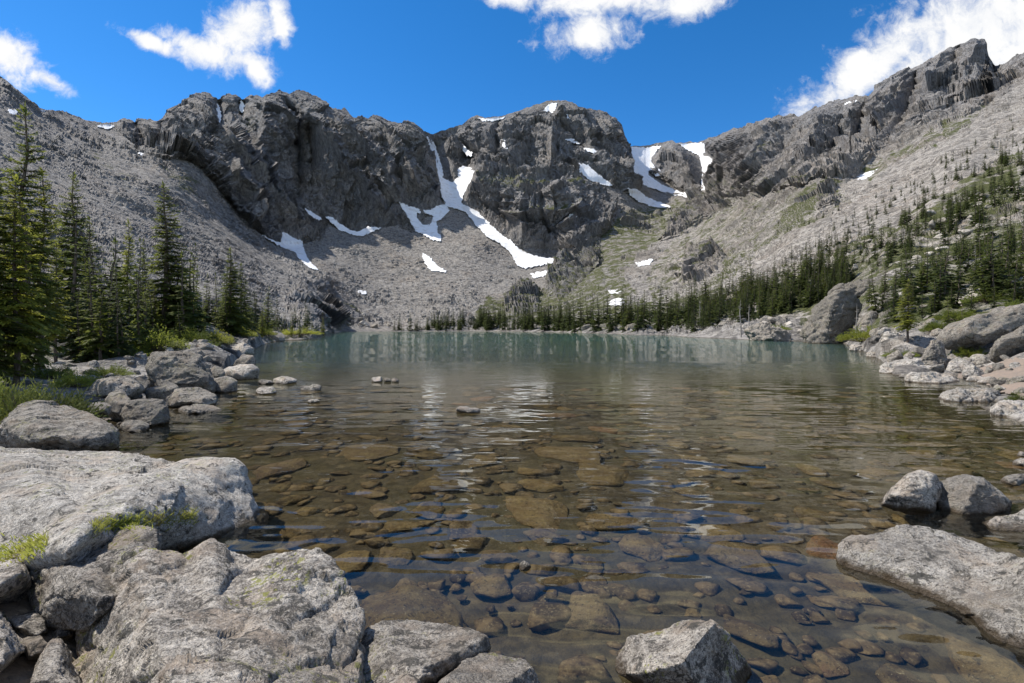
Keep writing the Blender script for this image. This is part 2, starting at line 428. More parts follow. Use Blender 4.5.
LIGHT = [([(700, 190), (870, 160), (1024, 90), (1290, 0), (1290, 520), (890, 400), (840, 345), (640, 300), (640, 240)], 1.0), ([(425, 225), (455, 212), (480, 235), (515, 268), (440, 272), (425, 250)], .8)]


SNOW = [('long white snow couloir running down beside the dark left cliff', [(427, 136), (433, 142), (437, 152), (441, 166), (443, 178), (452, 183), (459, 177), (465, 171), (472, 173), (480, 172), (470, 184), (463, 195), (461, 203), (478, 212), (487, 221), (499, 233), (511, 241), (520, 250), (532, 255), (545, 258), (563, 259), (548, 264), (525, 268), (517, 265), (513, 255), (500, 243), (488, 237), (478, 227), (466, 212), (455, 208), (447, 206), (442, 196), (438, 180), (434, 160)]),
        ('forked snow patch around a rock island at the couloir foot', [(446, 204), (449, 211), (443, 217), (436, 222), (437, 230), (441, 241), (433, 240), (423, 234), (416, 231), (408, 217), (399, 202), (408, 206), (415, 213), (419, 221), (424, 226), (431, 224), (434, 216), (424, 212), (415, 213), (408, 206), (418, 209), (428, 211), (438, 206)]),
        ('lone white snow patch low on the grey scree fan', [(422, 253), (430, 257), (437, 265), (447, 272), (432, 271), (425, 263)]),
        ('snow tongue running down scree under the left cliff', [(260, 234), (272, 240), (281, 243), (283, 232), (292, 237), (301, 241), (304, 251), (309, 261), (319, 270), (308, 267), (300, 259), (296, 252), (280, 246)]),
        ('curved snow patch along the foot of the dark left cliff', [(325, 216), (333, 218), (342, 225), (350, 230), (358, 232), (368, 227), (381, 228), (372, 232), (360, 236), (352, 234), (340, 230), (332, 223)]),
        ('thin snow sliver in the shaded left cliff', [(305, 208), (312, 212), (322, 219), (317, 221), (309, 214)]),
        ('oval snow patch on the right flank of the centre peak', [(579, 163), (587, 165), (598, 174), (613, 186), (604, 185), (590, 180), (580, 172)]),
        ('large snowfield in the bowl right of the centre peak', [(629, 147), (645, 148), (661, 146), (655, 152), (650, 161), (655, 167), (662, 171), (648, 170), (648, 175), (660, 184), (680, 192), (696, 196), (690, 198), (670, 194), (650, 187), (640, 184), (628, 172), (634, 164)]),
        ('narrow snow strip below the large bowl snowfield', [(628, 187), (638, 190), (648, 198), (672, 207), (655, 207), (640, 202), (630, 195)]),
        ('snow gully dropping through the notch left of the right ridge', [(676, 142), (690, 144), (702, 143), (706, 149), (702, 156), (710, 157), (716, 162), (709, 168), (706, 178), (707, 190), (701, 190), (703, 172), (699, 155), (688, 150)]),
        ('white snow strip under the right hand cliffs', [(852, 178), (868, 172), (889, 166), (882, 172), (868, 179), (855, 182)]),
        ('small snow patch on the valley floor below the terraced cliff', [(530, 274), (552, 270), (550, 274), (534, 278)]),
        ('small snow strip low on the right scree', [(635, 263), (653, 259), (650, 264), (638, 266)]),
        ('small snow patch above the trees at the far shore', [(608, 301), (617, 298), (625, 299), (622, 305), (610, 305)]),
        ('tiny snow patch between brush and scree above the forest', [(608, 291), (620, 290), (621, 293), (612, 294)]),
        ('snow cap on the shoulder left of the summit', [(479, 118), (493, 117.5), (508, 115.5), (502, 119), (493, 121), (483, 121)]),
        ('snow stripe just below the rounded summit', [(549, 104), (557, 103), (555, 108), (553, 116), (552, 122), (550, 116), (551, 110), (546, 112), (541, 113)]),
        ('thin diagonal snow ribbon across the summit wall', [(538, 111), (543, 117), (548, 121), (556, 129), (564, 137), (572, 139), (581, 144), (572, 142), (562, 138), (555, 131), (548, 125), (542, 118)]),
        ('snow fleck high on the left skyline saddle', [(97, 126), (108, 124), (115, 126), (108, 129)]),
        ('snow fleck on the far left skyline notch', [(36, 111), (48, 108), (44, 112), (39, 115)]),
        ('snow fleck by the tall spruce on the upper left slope', [(9, 109), (17, 111), (15, 115), (10, 113)]),
        ('snow fleck on the skyline of the right ridge', [(841, 104), (858, 100.5), (853, 104), (845, 106)]),
        ('faint snow fleck under the crest of the right ridge', [(808, 134), (819, 131), (816, 135), (810, 137)]),
        ('small snow patch in the red gully of the left notch', [(138, 153), (144, 151), (147, 154), (141, 155)]),
        ('tiny snow patch at the scree edge near the forest centre', [(524, 310), (530, 308), (537, 308), (535, 312)]),
        ('snow streak above the ledge beside the couloir', [(462, 143), (467, 150), (473, 153), (470, 157), (464, 152)]),
        ('narrow snow streak on the right edge of the centre peak', [(589, 113), (594, 120), (597, 135), (593, 130), (590, 120)]),
        ('thin snow thread down the upper face left of the summit', [(499, 133), (503, 138), (506, 147), (509, 155), (505, 150), (501, 142)]),
        ('snow branch crossing the rock island right of the couloir', [(455, 172), (462, 166), (470, 168), (479, 169), (474, 174), (466, 173), (459, 177)]),
        ('thin snow line on the slab left of the couloir', [(416, 147), (424, 152), (435, 160), (430, 160), (422, 155)]),
        ('snow speck high on the right shoulder of the summit', [(566, 112), (571, 118), (572, 125), (568, 120)]),
        ('snow line under the right shoulder of the summit', [(583, 148), (592, 149), (601, 153), (594, 153), (586, 151)]),
        ('snow thread in the left gully of the dark cliff', [(217, 101), (220, 110), (221, 120), (219, 125), (217, 113)]),
        ('second snow thread in the dark cliff left of its top', [(241, 100), (244, 106), (242, 114), (240, 108)]),
        ('snow band below the bowl rock rib', [(652, 172), (660, 171), (664, 175), (656, 176)]),
        ('snow scrap on the scree under the terraced cliff', [(570, 214), (577, 216), (574, 219), (569, 217)]),
        ('tiny snow crumb at the foot of the left snow tongue', [(357, 291), (366, 291), (366, 294), (361, 294)])]
def soft(px, py, poly, jx, jy, taps=((0, 0), (2.5, 0), (-2.5, 0), (0, 2.5), (0, -2.5))):
    return np.mean([inpoly(px + jx + a, py + jy + b, poly) for a, b in taps], 0)


cols = np.r_[np.arange(-560, -10, 6.0), np.arange(-10, 1034, 0.85), np.arange(1034, 1641, 6.0)]
NR = 600
sky_py = np.interp(cols, sk[:, 0], sk[:, 1])
jag = fbm(np.c_[cols / 7, cols * 0, cols * 0], 4, 5, 0.6)
sky_py = sky_py + jag * np.interp(cols, [0, 60, 120, 160, 430, 470, 620, 640, 700, 990, 1020], [.6, .8, 1, 2.0, 1.9, 1.2, 1.4, .8, 1.6, 1.6, 1.4])
tt = np.linspace(0, 1, NR)
PXg = np.repeat(cols[None], NR, 0); uc = np.arange(-560, 1641, 1.0)
kk_ = np.exp(-np.linspace(-2.2, 2.2, 121) ** 2); kk_ /= kk_.sum()
sm_u = np.convolve(np.pad(np.interp(uc, sk[:, 0], sk[:, 1]), 60, 'edge'), kk_, 'valid')
sky_sm = np.interp(cols, uc, sm_u)
PYg = sky_sm[None] + tt[:, None] * (shore_y(cols) - sky_sm)[None]
PYg = PYg + (sky_py - sky_sm)[None] * np.clip(1 - tt[:, None] / .30, 0, 1) ** 1.5
px, py = PXg.ravel(), PYg.ravel()
LD = logD(px, py)
D0 = np.exp(LD)
p0 = rays(px, py, D0)
j1 = gn(np.c_[px / 11, py / 11, px * 0], 31) * 4 + gn(np.c_[px / 4, py / 4, px * 0], 32) * 2
j2 = gn(np.c_[px / 11, py / 11, px * 0], 33) * 4 + gn(np.c_[px / 4, py / 4, px * 0], 34) * 2
cliff = np.zeros(len(px)); veg = np.zeros(len(px)); light = np.zeros(len(px))
for pl in CLIFFS: cliff = np.maximum(cliff, soft(px, py, pl, j1 * .6, j2 * .6))
for pl, a in VEG: veg = np.maximum(veg, a * soft(px, py, pl, j1 * 2.2, j2 * 2.2))
big = [(a, b) for a in (-24, -8, 8, 24) for b in (-24, -8, 8, 24)]
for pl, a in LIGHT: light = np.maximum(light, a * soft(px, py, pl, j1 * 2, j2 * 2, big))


_g = p0.reshape(NR, len(cols), 3)
FP = np.minimum(np.linalg.norm(np.gradient(_g, axis=0), axis=2).ravel(), D0 * .3)      # ground covered by one row of the mesh


def atten(L, k=1.15): return np.clip(L / np.maximum(FP * k, D0 / F * 1.3) - 0.7, 0, 1)




rid = np.zeros(len(px)); tal = np.zeros(len(px)); rough = np.zeros(len(px))
pw = p0 + 14 * np.c_[gn(p0 / 60, 71), gn(p0 / 60, 72), gn(p0 / 60, 73)]
for k, L in enumerate((150, 75, 38, 19, 9.5, 4.8, 2.4)):
    s3 = np.array([1, 1, 0.30]) if L > 15 else np.array([1, 1, 0.6])
    n = gn(pw * s3 / L + k * 9.1, 11 + k)
    rid += L * (0.20 if L > 60 else 0.36 if L > 12 else 0.55) * (0.5 - 1.6 * np.abs(n)) * atten(L)
for k, L in enumerate((40, 16, 7, 3.2, 1.5, 0.7)):
    n = gn(p0 / L + k * 5.7, 41 + k)
    tal += L * (0.045 if L > 10 else 0.17) * n * atten(L) * (np.clip(D0 / 160, .06, 1) if L > 10 else 1)
# big blocks of the scree
cb1, cb2, ch = cells(p0 / np.array([5.0, 5.0, 3.0]), 7)
szm = np.clip(1 + 2.2 * gn(p0 / 70, 95) + 1.2 * gn(p0 / 25, 96), .15, 2.4)
szm *= np.clip(480 / D0, .4, 1)
blk = szm * (np.clip((cb2 - cb1) * 3, 0, 1) * (0.3 + 2.6 * ch ** 3)) * 0.75 * atten(4, .62) * np.clip((D0 - 15) / 420, .03, 1)
cb1, cb2, ch = cells(p0 / np.array([1.9, 1.9, 1.3]), 8)
blk += szm * (np.clip((cb2 - cb1) * 3, 0, 1) * (0.3 + 2.2 * ch ** 2)) * 0.6 * atten(1.7, .62) * np.clip((D0 - 8) / 120, .06, 1)
out_n = gn(p0 / 45, 91) + 0.5 * gn(p0 / 20, 92)
outcrop = np.clip((out_n - np.where(px > 620, .10, .26)) * 4, 0, 1) * np.clip((329 - py) / 40, 0, 1) * (1 - cliff) * np.clip((D0 - 180) / 150, 0, 1) * np.where(px > 600, 1, .25)
rock = np.maximum(cliff, 0.5 * outcrop)
# fractured blocks and ledges of the walls
fr_ = np.zeros(len(px))
for L, a_, vs in ((80, .24, 2.6), (34, .34, 2.2), (14, .42, 1.8), (6.5, .5, 1.5)):
    fr_ += a_ * L * facets(pw / np.array([L, L, L * vs]), int(L)) * atten(L * .8)
for L in (26, 11):
    fr_ += 0.13 * L * gn(np.c_[pw[:, 0] / 140, pw[:, 1] / 140, pw[:, 2] / L + .15 * pw[:, 0] / L], 77 + L) * atten(L)
# slanting ribs that follow the fall of the two flanks
ang = np.where(px > 600, -.62, .72); sl = px + 0 * py
s_al = (px + ang * py) / np.sqrt(1 + ang ** 2); s_ac = (py - ang * px) / np.sqrt(1 + ang ** 2)
wv_ = gn(np.c_[px / 60, py / 60, px * 0], 61) * 9
flank = np.clip((px - 650) / 60, 0, 1) + np.clip((250 - px) / 60, 0, 1)
ribs = np.zeros(len(px))
for k, (la, lc, am) in enumerate(((110, 24, .026), (60, 12, .016), (30, 6, .009))):
    ribs += am * (.45 - 1.5 * np.abs(gn(np.c_[s_al / la, (s_ac + wv_) / lc, px * 0 + k], 63 + k)))
ribs *= .55 * flank * D0 * np.clip((315 - py) / 60, 0, 1)
near_fade = np.clip((D0 - 20) / 60, 0, 1)
D1 = np.maximum(D0 - 2.3 * stroke_field(px, py) * np.clip(0.35 + cliff, 0, 1) * near_fade, D0 * 0.8)
pb = rays(px, py, D1)
G0 = p0.reshape(NR, len(cols), 3)
nb0 = np.cross(np.gradient(G0, axis=0), np.gradient(G0, axis=1)).reshape(-1, 3)
nb0 /= np.linalg.norm(nb0, axis=1, keepdims=True) + 1e-9
nb0 *= np.where((nb0 * (p0 - (0, 0, CAM_H))).sum(1) > 0, -1, 1)[:, None]      # outward: facing the valley
ribs_ = ribs * np.clip(.30 + .62 * light + .8 * cliff + .6 * outcrop, 0, 1.1) * .8
wall = (rock * (rid * .55 * np.clip(D0 / 850, .2, 1) + fr_ * np.clip(D0 / 700, .3, 1) * np.where(px > 640, .8, 1)) + ribs_) * near_fade
snm = np.zeros(len(px))
for lab, poly in SNOW: snm = np.maximum(snm, soft(px, py, poly, j1 * .2, j2 * .2, [(a, b) for a in (-4, -2, 0, 2, 4) for b in (-4, -2, 0, 2, 4)]))
wall *= 1 - .93 * np.clip(snm * 1.6, 0, 1)
wall *= np.clip(np.repeat(np.arange(NR)[:, None], len(cols), 1).ravel() / 63.0, .12, 1) ** .8
shore_t = np.clip((np.repeat(shore_y(cols)[None], NR, 0).ravel() - py) / 4, 0, 1)
scr = (1 - .9 * np.clip(snm * 1.6, 0, 1)) * (1 - rock) * (tal + blk * (1 - 0.35 * light)) * shore_t * np.clip(D0 / 25, 0.3, 1)
farw = np.clip((D0 - 60) / 80, 0, 1)
pos = pb + nb0 * (wall + scr * farw)[:, None]
pos[:, 2] += scr * (1 - farw)
GP = pos.reshape(NR, len(cols), 3)
# behind the crest, and down under the lake at the shore
crest = GP[0]; bk = []
for fd, fz in ((1.6, 0.05), (1.25, 0.6), (1.05, 0.95)):
    b = crest * (fd, fd, 1); b[:, 2] = crest[:, 2] * fz; bk.append(b)
foot = GP[-1]; ft = []
for fd, dz in ((0.985, -0.04), (0.93, -0.22), (0.85, -0.6), (0.75, -3.0)):
    fd = fd + (1 - fd) * np.clip((foot[:, 1:2] - 25) / 60, 0, .97)
    b = foot * np.concatenate([fd, fd, fd * 0 + 1], 1); b[:, 2] = foot[:, 2] + dz * (1 + np.clip((foot[:, 1] - 25) / 30, 0, 3)); ft.append(b)
FULL = np.concatenate([np.array(bk), GP, np.array(ft)], 0)
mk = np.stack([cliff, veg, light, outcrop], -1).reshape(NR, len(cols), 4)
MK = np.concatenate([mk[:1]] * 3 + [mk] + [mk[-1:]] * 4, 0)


def at(px, py):                                       # a point of the land seen at that bearing
    c = float(np.clip(np.interp(px, cols, np.arange(len(cols))), 0, len(cols) - 1.001)); ci = int(c); cf = c - ci
    s0 = sky_py[ci] * (1 - cf) + sky_py[ci + 1] * cf; s1 = float(shore_y(px))
    r = float(np.interp(py, PYg[:, ci], np.arange(NR))); ri = min(int(r), NR - 2); rf = r - ri
    g = GP
    return Vector((g[ri, ci] * (1 - cf) + g[ri, ci + 1] * cf) * (1 - rf) + (g[ri + 1, ci] * (1 - cf) + g[ri + 1, ci + 1] * cf) * rf)


# rock and scree material
m_mtn, t, P = material('mountain_rock')
geo = t.node('ShaderNodeNewGeometry'); pos_ = geo.outputs['Position']
att = t.node('ShaderNodeVertexColor', layer_name='mask')
sr = t.node('ShaderNodeSeparateColor'); t.l.new(att.outputs['Color'], sr.inputs[0])
cl_, vg_, lt_ = sr.outputs[0], sr.outputs[1], sr.outputs[2]
nb = t.noise(pos_, 0.02, 6, 0.6); nm = t.noise(pos_, 0.13, 6, 0.65); nf = t.noise(pos_, 0.8, 5, 0.7); nff = t.noise(pos_, 3.5, 4, 0.7)
blkc = t.vor(pos_, 0.45, out=1); blkc2 = t.vor(pos_, 1.3, out=1)
bv = t.sep(blkc)[0]; bv2 = t.sep(blkc2)[1]
c_cl = t.mix(t.mapr(nb, .38, .62), (.255, .260, .272), (.345, .318, .290))
c_cl = t.mix(t.mapr(nm, .45, .7), c_cl, (.175, .175, .182))
strk = t.noise(t.vm('MULTIPLY', pos_, (1, 1, .22)), 0.12, 5, .65)
c_cl = t.mix(t.mapr(strk, .52, .68, 0, .7), c_cl, (.215, .185, .160))
c_ta = t.mix(t.mapr(nb, .35, .65), (.295, .275, .25), (.36, .335, .30))
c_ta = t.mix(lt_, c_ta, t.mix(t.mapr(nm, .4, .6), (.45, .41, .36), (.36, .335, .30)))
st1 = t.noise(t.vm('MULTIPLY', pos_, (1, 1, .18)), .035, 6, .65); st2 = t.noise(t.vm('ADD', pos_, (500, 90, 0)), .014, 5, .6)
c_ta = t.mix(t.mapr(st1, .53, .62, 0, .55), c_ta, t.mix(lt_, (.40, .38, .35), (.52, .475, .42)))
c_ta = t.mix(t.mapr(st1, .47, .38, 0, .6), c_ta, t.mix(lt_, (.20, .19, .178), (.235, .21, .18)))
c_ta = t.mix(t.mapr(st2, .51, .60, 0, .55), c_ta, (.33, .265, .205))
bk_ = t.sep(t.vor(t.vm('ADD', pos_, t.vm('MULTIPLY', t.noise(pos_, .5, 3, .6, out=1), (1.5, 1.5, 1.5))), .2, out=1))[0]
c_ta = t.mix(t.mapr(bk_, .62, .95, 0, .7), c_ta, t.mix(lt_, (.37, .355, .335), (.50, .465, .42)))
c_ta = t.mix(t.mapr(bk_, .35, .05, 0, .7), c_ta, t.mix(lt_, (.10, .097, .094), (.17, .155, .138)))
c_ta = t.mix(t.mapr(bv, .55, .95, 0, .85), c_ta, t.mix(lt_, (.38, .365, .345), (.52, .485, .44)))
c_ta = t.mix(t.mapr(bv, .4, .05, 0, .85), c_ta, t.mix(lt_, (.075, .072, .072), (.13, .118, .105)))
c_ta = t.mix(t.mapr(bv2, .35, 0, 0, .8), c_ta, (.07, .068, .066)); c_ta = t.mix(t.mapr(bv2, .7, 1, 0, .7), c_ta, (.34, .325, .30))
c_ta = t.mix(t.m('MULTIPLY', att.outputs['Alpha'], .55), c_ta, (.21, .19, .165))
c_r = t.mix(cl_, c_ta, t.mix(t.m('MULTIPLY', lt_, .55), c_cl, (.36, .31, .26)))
c_r = t.mix(t.mapr(nf, .46, .64, 0, .55), c_r, t.mix(.6, c_r, (.34, .325, .30)), 'MIX')
c_r = t.mix(t.mapr(nff, .46, .34, 0, .7), c_r, (.06, .058, .056))
crk = t.vor(t.vm('ADD', t.vm('MULTIPLY', pos_, (1, 1, .3)), t.vm('MULTIPLY', t.noise(pos_, .08, 4, .6, out=1), (9, 9, 9))), 0.075, 'DISTANCE_TO_EDGE')
c_r = t.mix(t.m('MULTIPLY', cl_, t.mapr(crk, .05, .0, 0, .3)), c_r, (.035, .035, .037))
fl = t.noise(t.vm('MULTIPLY', t.vm('ADD', pos_, t.vm('MULTIPLY', t.noise(pos_, .03, 3, .5, out=1), (30, 30, 30))), (1, 1, .16)), .11, 6, .7)
fl = t.mapr(t.m('ABSOLUTE', t.m('SUBTRACT', fl, .5)), .0, .022, 1, 0)
c_r = t.mix(t.m('MULTIPLY', cl_, t.m('MULTIPLY', fl, .7)), c_r, (.045, .045, .048))
near_n = t.noise(pos_, 7.0, 6, .72)
c_r = t.mix(t.mapr(near_n, .48, .40, 0, .6), c_r, (.05, .045, .04))
nrm = t.sep(geo.outputs['Normal'])[2]
vn = t.noise(pos_, 0.09, 7, .72)
vmask = t.m('MULTIPLY', t.mapr(t.m('ADD', vn, t.m('MULTIPLY', t.m('SUBTRACT', vg_, .5), .46)), .49, .58), t.mapr(nrm, .12, .5))
vmask = t.m('MULTIPLY', vmask, t.mapr(vg_, .05, .3))
c_v = t.mix(t.mapr(nf, .35, .65), (.045, .058, .020), (.115, .118, .045))
c_r = t.mix(vmask, c_r, c_v)
c_r = t.mix(t.mapr(t.sep(pos_)[2], .06, -.02), c_r, t.mix(t.mapr(near_n, .4, .6), (.045, .034, .020), (.12, .092, .055)))
t.l.new(c_r, P.inputs['Base Color']); P.inputs['Roughness'].default_value = .9
hh = t.m('ADD', t.m('MULTIPLY', nm, 2.2), t.m('ADD', t.m('MULTIPLY', nf, .8), t.m('MULTIPLY', nff, .25)))
hh = t.m('ADD', hh, t.m('MULTIPLY', bv, 1.3)); hh = t.m('ADD', hh, t.m('MULTIPLY', bv2, .5)); hh = t.m('ADD', hh, t.m('MULTIPLY', bk_, 2.4)); hh = t.m('ADD', hh, t.m('MULTIPLY', near_n, .12)); hh = t.m('ADD', hh, t.m('MULTIPLY', t.m('MULTIPLY', cl_, t.mapr(crk, .0, .10)), .7)); hh = t.m('SUBTRACT', hh, t.m('MULTIPLY', t.m('MULTIPLY', cl_, fl), 1.2))
t.l.new(t.bump(hh, .8, 1.1), P.inputs['Normal'])

parts = [('mountain_slope_left', -999, 447, 'steep grey left mountain with dark cliff, scree slope and wooded foot', 'mountain'),
         ('mountain_headwall', 447, 690, 'dark rounded peak with terraced cliffs closing the valley head', 'mountain'),
         ('mountain_slope_right', 690, 9999, 'long sunlit rocky ridge rising to a pointed crag on the right', 'mountain')]
ridx = np.arange(len(cols)); nrr = FULL.shape[0]
for nm_, a, b, lab, cat in parts:
    i0 = int(np.searchsorted(cols, a)); i1 = int(np.searchsorted(cols, b))
    i0 = max(i0, 0); i1 = min(i1 + 1, len(cols))
    V = FULL[:, i0:i1].reshape(-1, 3); at_ = MK[:, i0:i1].reshape(-1, 4)
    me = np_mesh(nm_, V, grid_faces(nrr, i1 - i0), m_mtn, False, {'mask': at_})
    tag(link(nm_, me), lab, cat, kind='structure')

# ------------------------------------------------------------------ snow patches lying on the rock
m_snow, t, P = material('snow')
g = t.node('ShaderNodeNewGeometry').outputs['Position']
t.l.new(t.mix(t.mapr(t.noise(g, .11, 7, .68), .5, .66, 0, .8), (.84, .86, .88), (.60, .58, .55)), P.inputs['Base Color'])
P.inputs['Roughness'].default_value = .6
t.l.new(t.bump(t.noise(g, .25, 5, .6), .5, 1.5), P.inputs['Normal'])
for lab, poly in SNOW:
    Pp = np.array(poly, float); x0, y0 = Pp.min(0) - 2; x1, y1 = Pp.max(0) + 2
    st = 0.45
    gx, gy = np.meshgrid(np.arange(x0, x1, st), np.arange(y0, y1, st))
    nr_, nc_ = gx.shape
    fx, fy = gx.ravel(), gy.ravel()
    jx = gn(np.c_[fx / 1.5, fy / 1.5, fx * 0], 8) * 1.0 + gn(np.c_[fx / 2.6, fy / 2.6, fx * 0], 3) * 1.4 + gn(np.c_[fx / 6, fy / 6, fx * 0], 4) * 1.3; jy = gn(np.c_[fx / 1.5, fy / 1.5, fx * 0], 9) * .9 + gn(np.c_[fx / 2.6, fy / 2.6, fx * 0], 5) * 1.3
    ins = np.any([inpoly(fx + jx + a, fy + jy + b, poly) for a, b in ((0, 0), (.9, 0), (-.9, 0), (0, .7), (0, -.7))], 0)
    Dd = np.exp(logD(fx, fy)) - stroke_field(fx, fy) * np.clip(0.35 + 0, 0, 1)
    # seat it on the land: nearest land distance around each point, less its own thickness
    ci = np.clip(np.interp(fx, cols, np.arange(len(cols))), 1, len(cols) - 2).astype(int)
    s0 = sky_py[ci]; s1 = shore_y(fx)
    ok_sky = fy > s0 + 0.4
    ri = np.zeros(len(fy), int)
    for cc_ in np.unique(ci):
        w_ = ci == cc_; ri[w_] = np.interp(fy[w_], PYg[:, cc_], np.arange(NR)).astype(int)
    ri = np.clip(ri, 4, NR - 5)
    gy_ = GP[:, :, 1]
    nb_ = np.array([gy_[np.clip(ri + a, 0, NR - 1), np.clip(ci + b, 0, len(cols) - 1)] for a in (-4, -2, 0, 2, 4) for b in (-4, -2, 0, 2, 4)])
    lD = nb_.mean(0); sD = np.minimum(nb_.std(0), .012 * lD)
    Dd = lD * (1 - 0.004) - 0.5 * sD
    for _ in range(6):
        g_ = np.pad(Dd.reshape(nr_, nc_), 1, 'edge')
        Dd = ((g_[:-2, 1:-1] + g_[2:, 1:-1] + g_[1:-1, :-2] + g_[1:-1, 2:] + 2 * g_[1:-1, 1:-1]) / 6).ravel()
    V = rays(fx, fy, Dd)
    Vb = rays(fx, fy, Dd + lD * 0.012)
    q = grid_faces(nr_, nc_)
    keep = (ins & ok_sky)[q].all(1)
    q = q[keep]
    if not len(q): continue
    us, inv = np.unique(q, return_inverse=True); q2 = inv.reshape(q.shape)
    n0 = len(us)
    ed = np.concatenate([q2[:, [0, 1]], q2[:, [1, 2]], q2[:, [2, 3]], q2[:, [3, 0]]])
    key = np.sort(ed, 1); kk = key[:, 0] * n0 + key[:, 1]
    u_, i_, c_ = np.unique(kk, return_index=True, return_counts=True)
    rim = ed[i_[c_ == 1]]
    side = np.c_[rim[:, 1], rim[:, 0], rim[:, 0] + n0, rim[:, 1] + n0]
    Fa = np.concatenate([q2, side])
    tag(link('snow_patch', np_mesh('snow_patch', np.r_[V[us], Vb[us]], Fa, m_snow)), lab, 'snow patch', 'snow patches on the mountains')

# ------------------------------------------------------------------ the lake
def bed_z(x, y):
    r = np.hypot(x, y)
    z = -np.interp(r, [0, 2, 4, 7, 12, 20, 40, 100, 300, 900], [.30, .36, .46, .60, .80, 1.3, 2.6, 5, 8, 8])
    lft = np.clip((-x - np.interp(y, [-6, 2.0, 4.2, 4.8, 6.5, 12, 30], [0.4, 0.75, 1.9, 3.6, 5.6, 9, 20])) / 1.6, -0.2, 1)
    z = z + 0.65 * np.clip(lft, 0, 1) ** 1.0
    back = np.clip((1.6 - y) / 1.6, 0, 1); z = z + back * 0.8
    rgt = np.clip((x - 0.55 * y - 1.2) / 4, 0, 1); z = z + 0.12 * rgt
    return z


xs = np.sinh(np.linspace(-6.0, 6.0, 360)) * 4.0
ysb = np.r_[np.linspace(-30, 0, 20)[:-1], np.sinh(np.linspace(0, 5.6, 330)) * 4.0]
gx, gy = np.meshgrid(xs, ysb); fx, fy = gx.ravel(), gy.ravel()
fz = bed_z(fx, fy)
pp = np.c_[fx, fy, fz]
nr_ = np.clip(20 / (np.hypot(fx, fy) + 4), 0, 1)
fz = fz + nr_ * (fbm(pp / 0.9, 4, 3) * .07 + fbm(pp / .2, 2, 9) * .02)
m_bed, t, P = material('lake_bed_gravel')
g = t.node('ShaderNodeNewGeometry').outputs['Position']
zz = t.sep(g)[2]
vc = t.vor(g, 3.2, out=1); vd = t.vor(g, 3.2, 'DISTANCE_TO_EDGE')
vb = t.vor(g, 11.0, out=1)
cb = t.mix(t.sep(vc)[0], (.055, .041, .022), (.110, .082, .043))
cb = t.mix(t.mapr(t.sep(vb)[1], .4, 1, 0, .5), cb, (.16, .125, .075))
cb = t.mix(t.mapr(t.noise(g, 9.0, 6, .7), .40, .58), t.mix(.6, cb, (.03, .022, .014)), cb)
cb = t.mix(t.mapr(t.noise(g, .35, 4, .6), .4, .65, 0, .6), cb, (.085, .075, .035))
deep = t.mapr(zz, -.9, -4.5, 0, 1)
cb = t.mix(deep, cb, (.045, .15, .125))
cb = t.mix(t.mapr(zz, -.05, .12), cb, t.mix(t.mapr(t.noise(g, 2.2, 5, .6), .4, .6), (.13, .105, .08), (.24, .21, .17)))
t.l.new(cb, P.inputs['Base Color']); P.inputs['Roughness'].default_value = .85
t.l.new(t.bump(t.m('ADD', t.sep(vb)[0], t.noise(g, 14, 4, .6)), .8, .05), P.inputs['Normal'])
bed = link('lake_bed', np_mesh('lake_bed', np.c_[fx, fy, fz], grid_faces(*gx.shape)[:, ::-1], m_bed))
tag(bed, 'brown stony bed of the clear lake and its bank', 'lake bed', kind='structure')

m_wat = bpy.data.materials.new('lake_water'); m_wat.use_nodes = True
t = NT(m_wat.node_tree); t.n.clear()
out = t.node('ShaderNodeOutputMaterial')
g = t.node('ShaderNodeNewGeometry').outputs['Position']
gw = t.vm('MULTIPLY', g, (0.42, 1.0, 1.0))            # ripples run a little longer across the wind
w1 = t.noise(gw, 1.1, 3, .5, .6); w2 = t.noise(gw, 4.2, 4, .6, .9); w3 = t.noise(gw, 15.0, 3, .6, .5)
gust = t.mapr(t.noise(t.vm('MULTIPLY', g, (.25, .06, 1)), .45, 3, .5), .35, .65, .55, 1.15)
hgt = t.m('MULTIPLY', t.m('ADD', t.m('MULTIPLY', w1, .11), t.m('ADD', t.m('MULTIPLY', w2, .062), t.m('MULTIPLY', w3, .011))), gust)
hgt = t.m('MULTIPLY', hgt, t.mapr(t.sep(g)[1], 13, 32, 0, 1.3, True))   # nearer ripples are in the mesh
bn = t.bump(hgt, 1.0, 1.0)
gs = t.node('ShaderNodeBsdfGlass'); gs.inputs['IOR'].default_value = 1.333; gs.inputs['Roughness'].default_value = 0.0
gs.inputs['Color'].default_value = (.985, .99, .93, 1); t.l.new(bn, gs.inputs['Normal'])
t.l.new(gs.outputs[0], out.inputs['Surface'])
# real ripples on the water out to the far shore
nrow = 760
thw = np.r_[-np.geomspace(7, 1.23, 50), np.linspace(-1.2, 1.2, 660), np.geomspace(1.23, 7, 50)]; ncol = len(thw)
pr = np.linspace(0, 1, nrow)
rad = np.r_[np.exp(np.linspace(math.log(.7), math.log(26), nrow - 30)), np.exp(np.linspace(math.log(27), math.log(1100), 30))]
gr, ga = np.meshgrid(rad, thw, indexing='ij')
wx, wy = (gr * np.tan(ga * .62) * 1.0).ravel(), gr.ravel()
wx = (gr * ga).ravel()
q2 = np.c_[wx * .42, wy, wx * 0]
hw = np.zeros(len(wx))
for L, a_ in ((1.6, .020), (.62, .012), (.27, .0075), (.13, .0034)):
    wr = q2 / L + .5 * np.c_[gn(q2 / L / 2.3, 5), gn(q2 / L / 2.3, 6), wx * 0]
    hw += a_ * gn(wr, int(L * 100)) * np.clip(L * 130 / wy - .3, 0, 1)
wv = np.c_[wx, wy, hw]
fq = grid_faces(nrow, ncol)
wat = link('lake_water', np_mesh('lake_water', wv, fq[:, ::-1], m_wat, True))
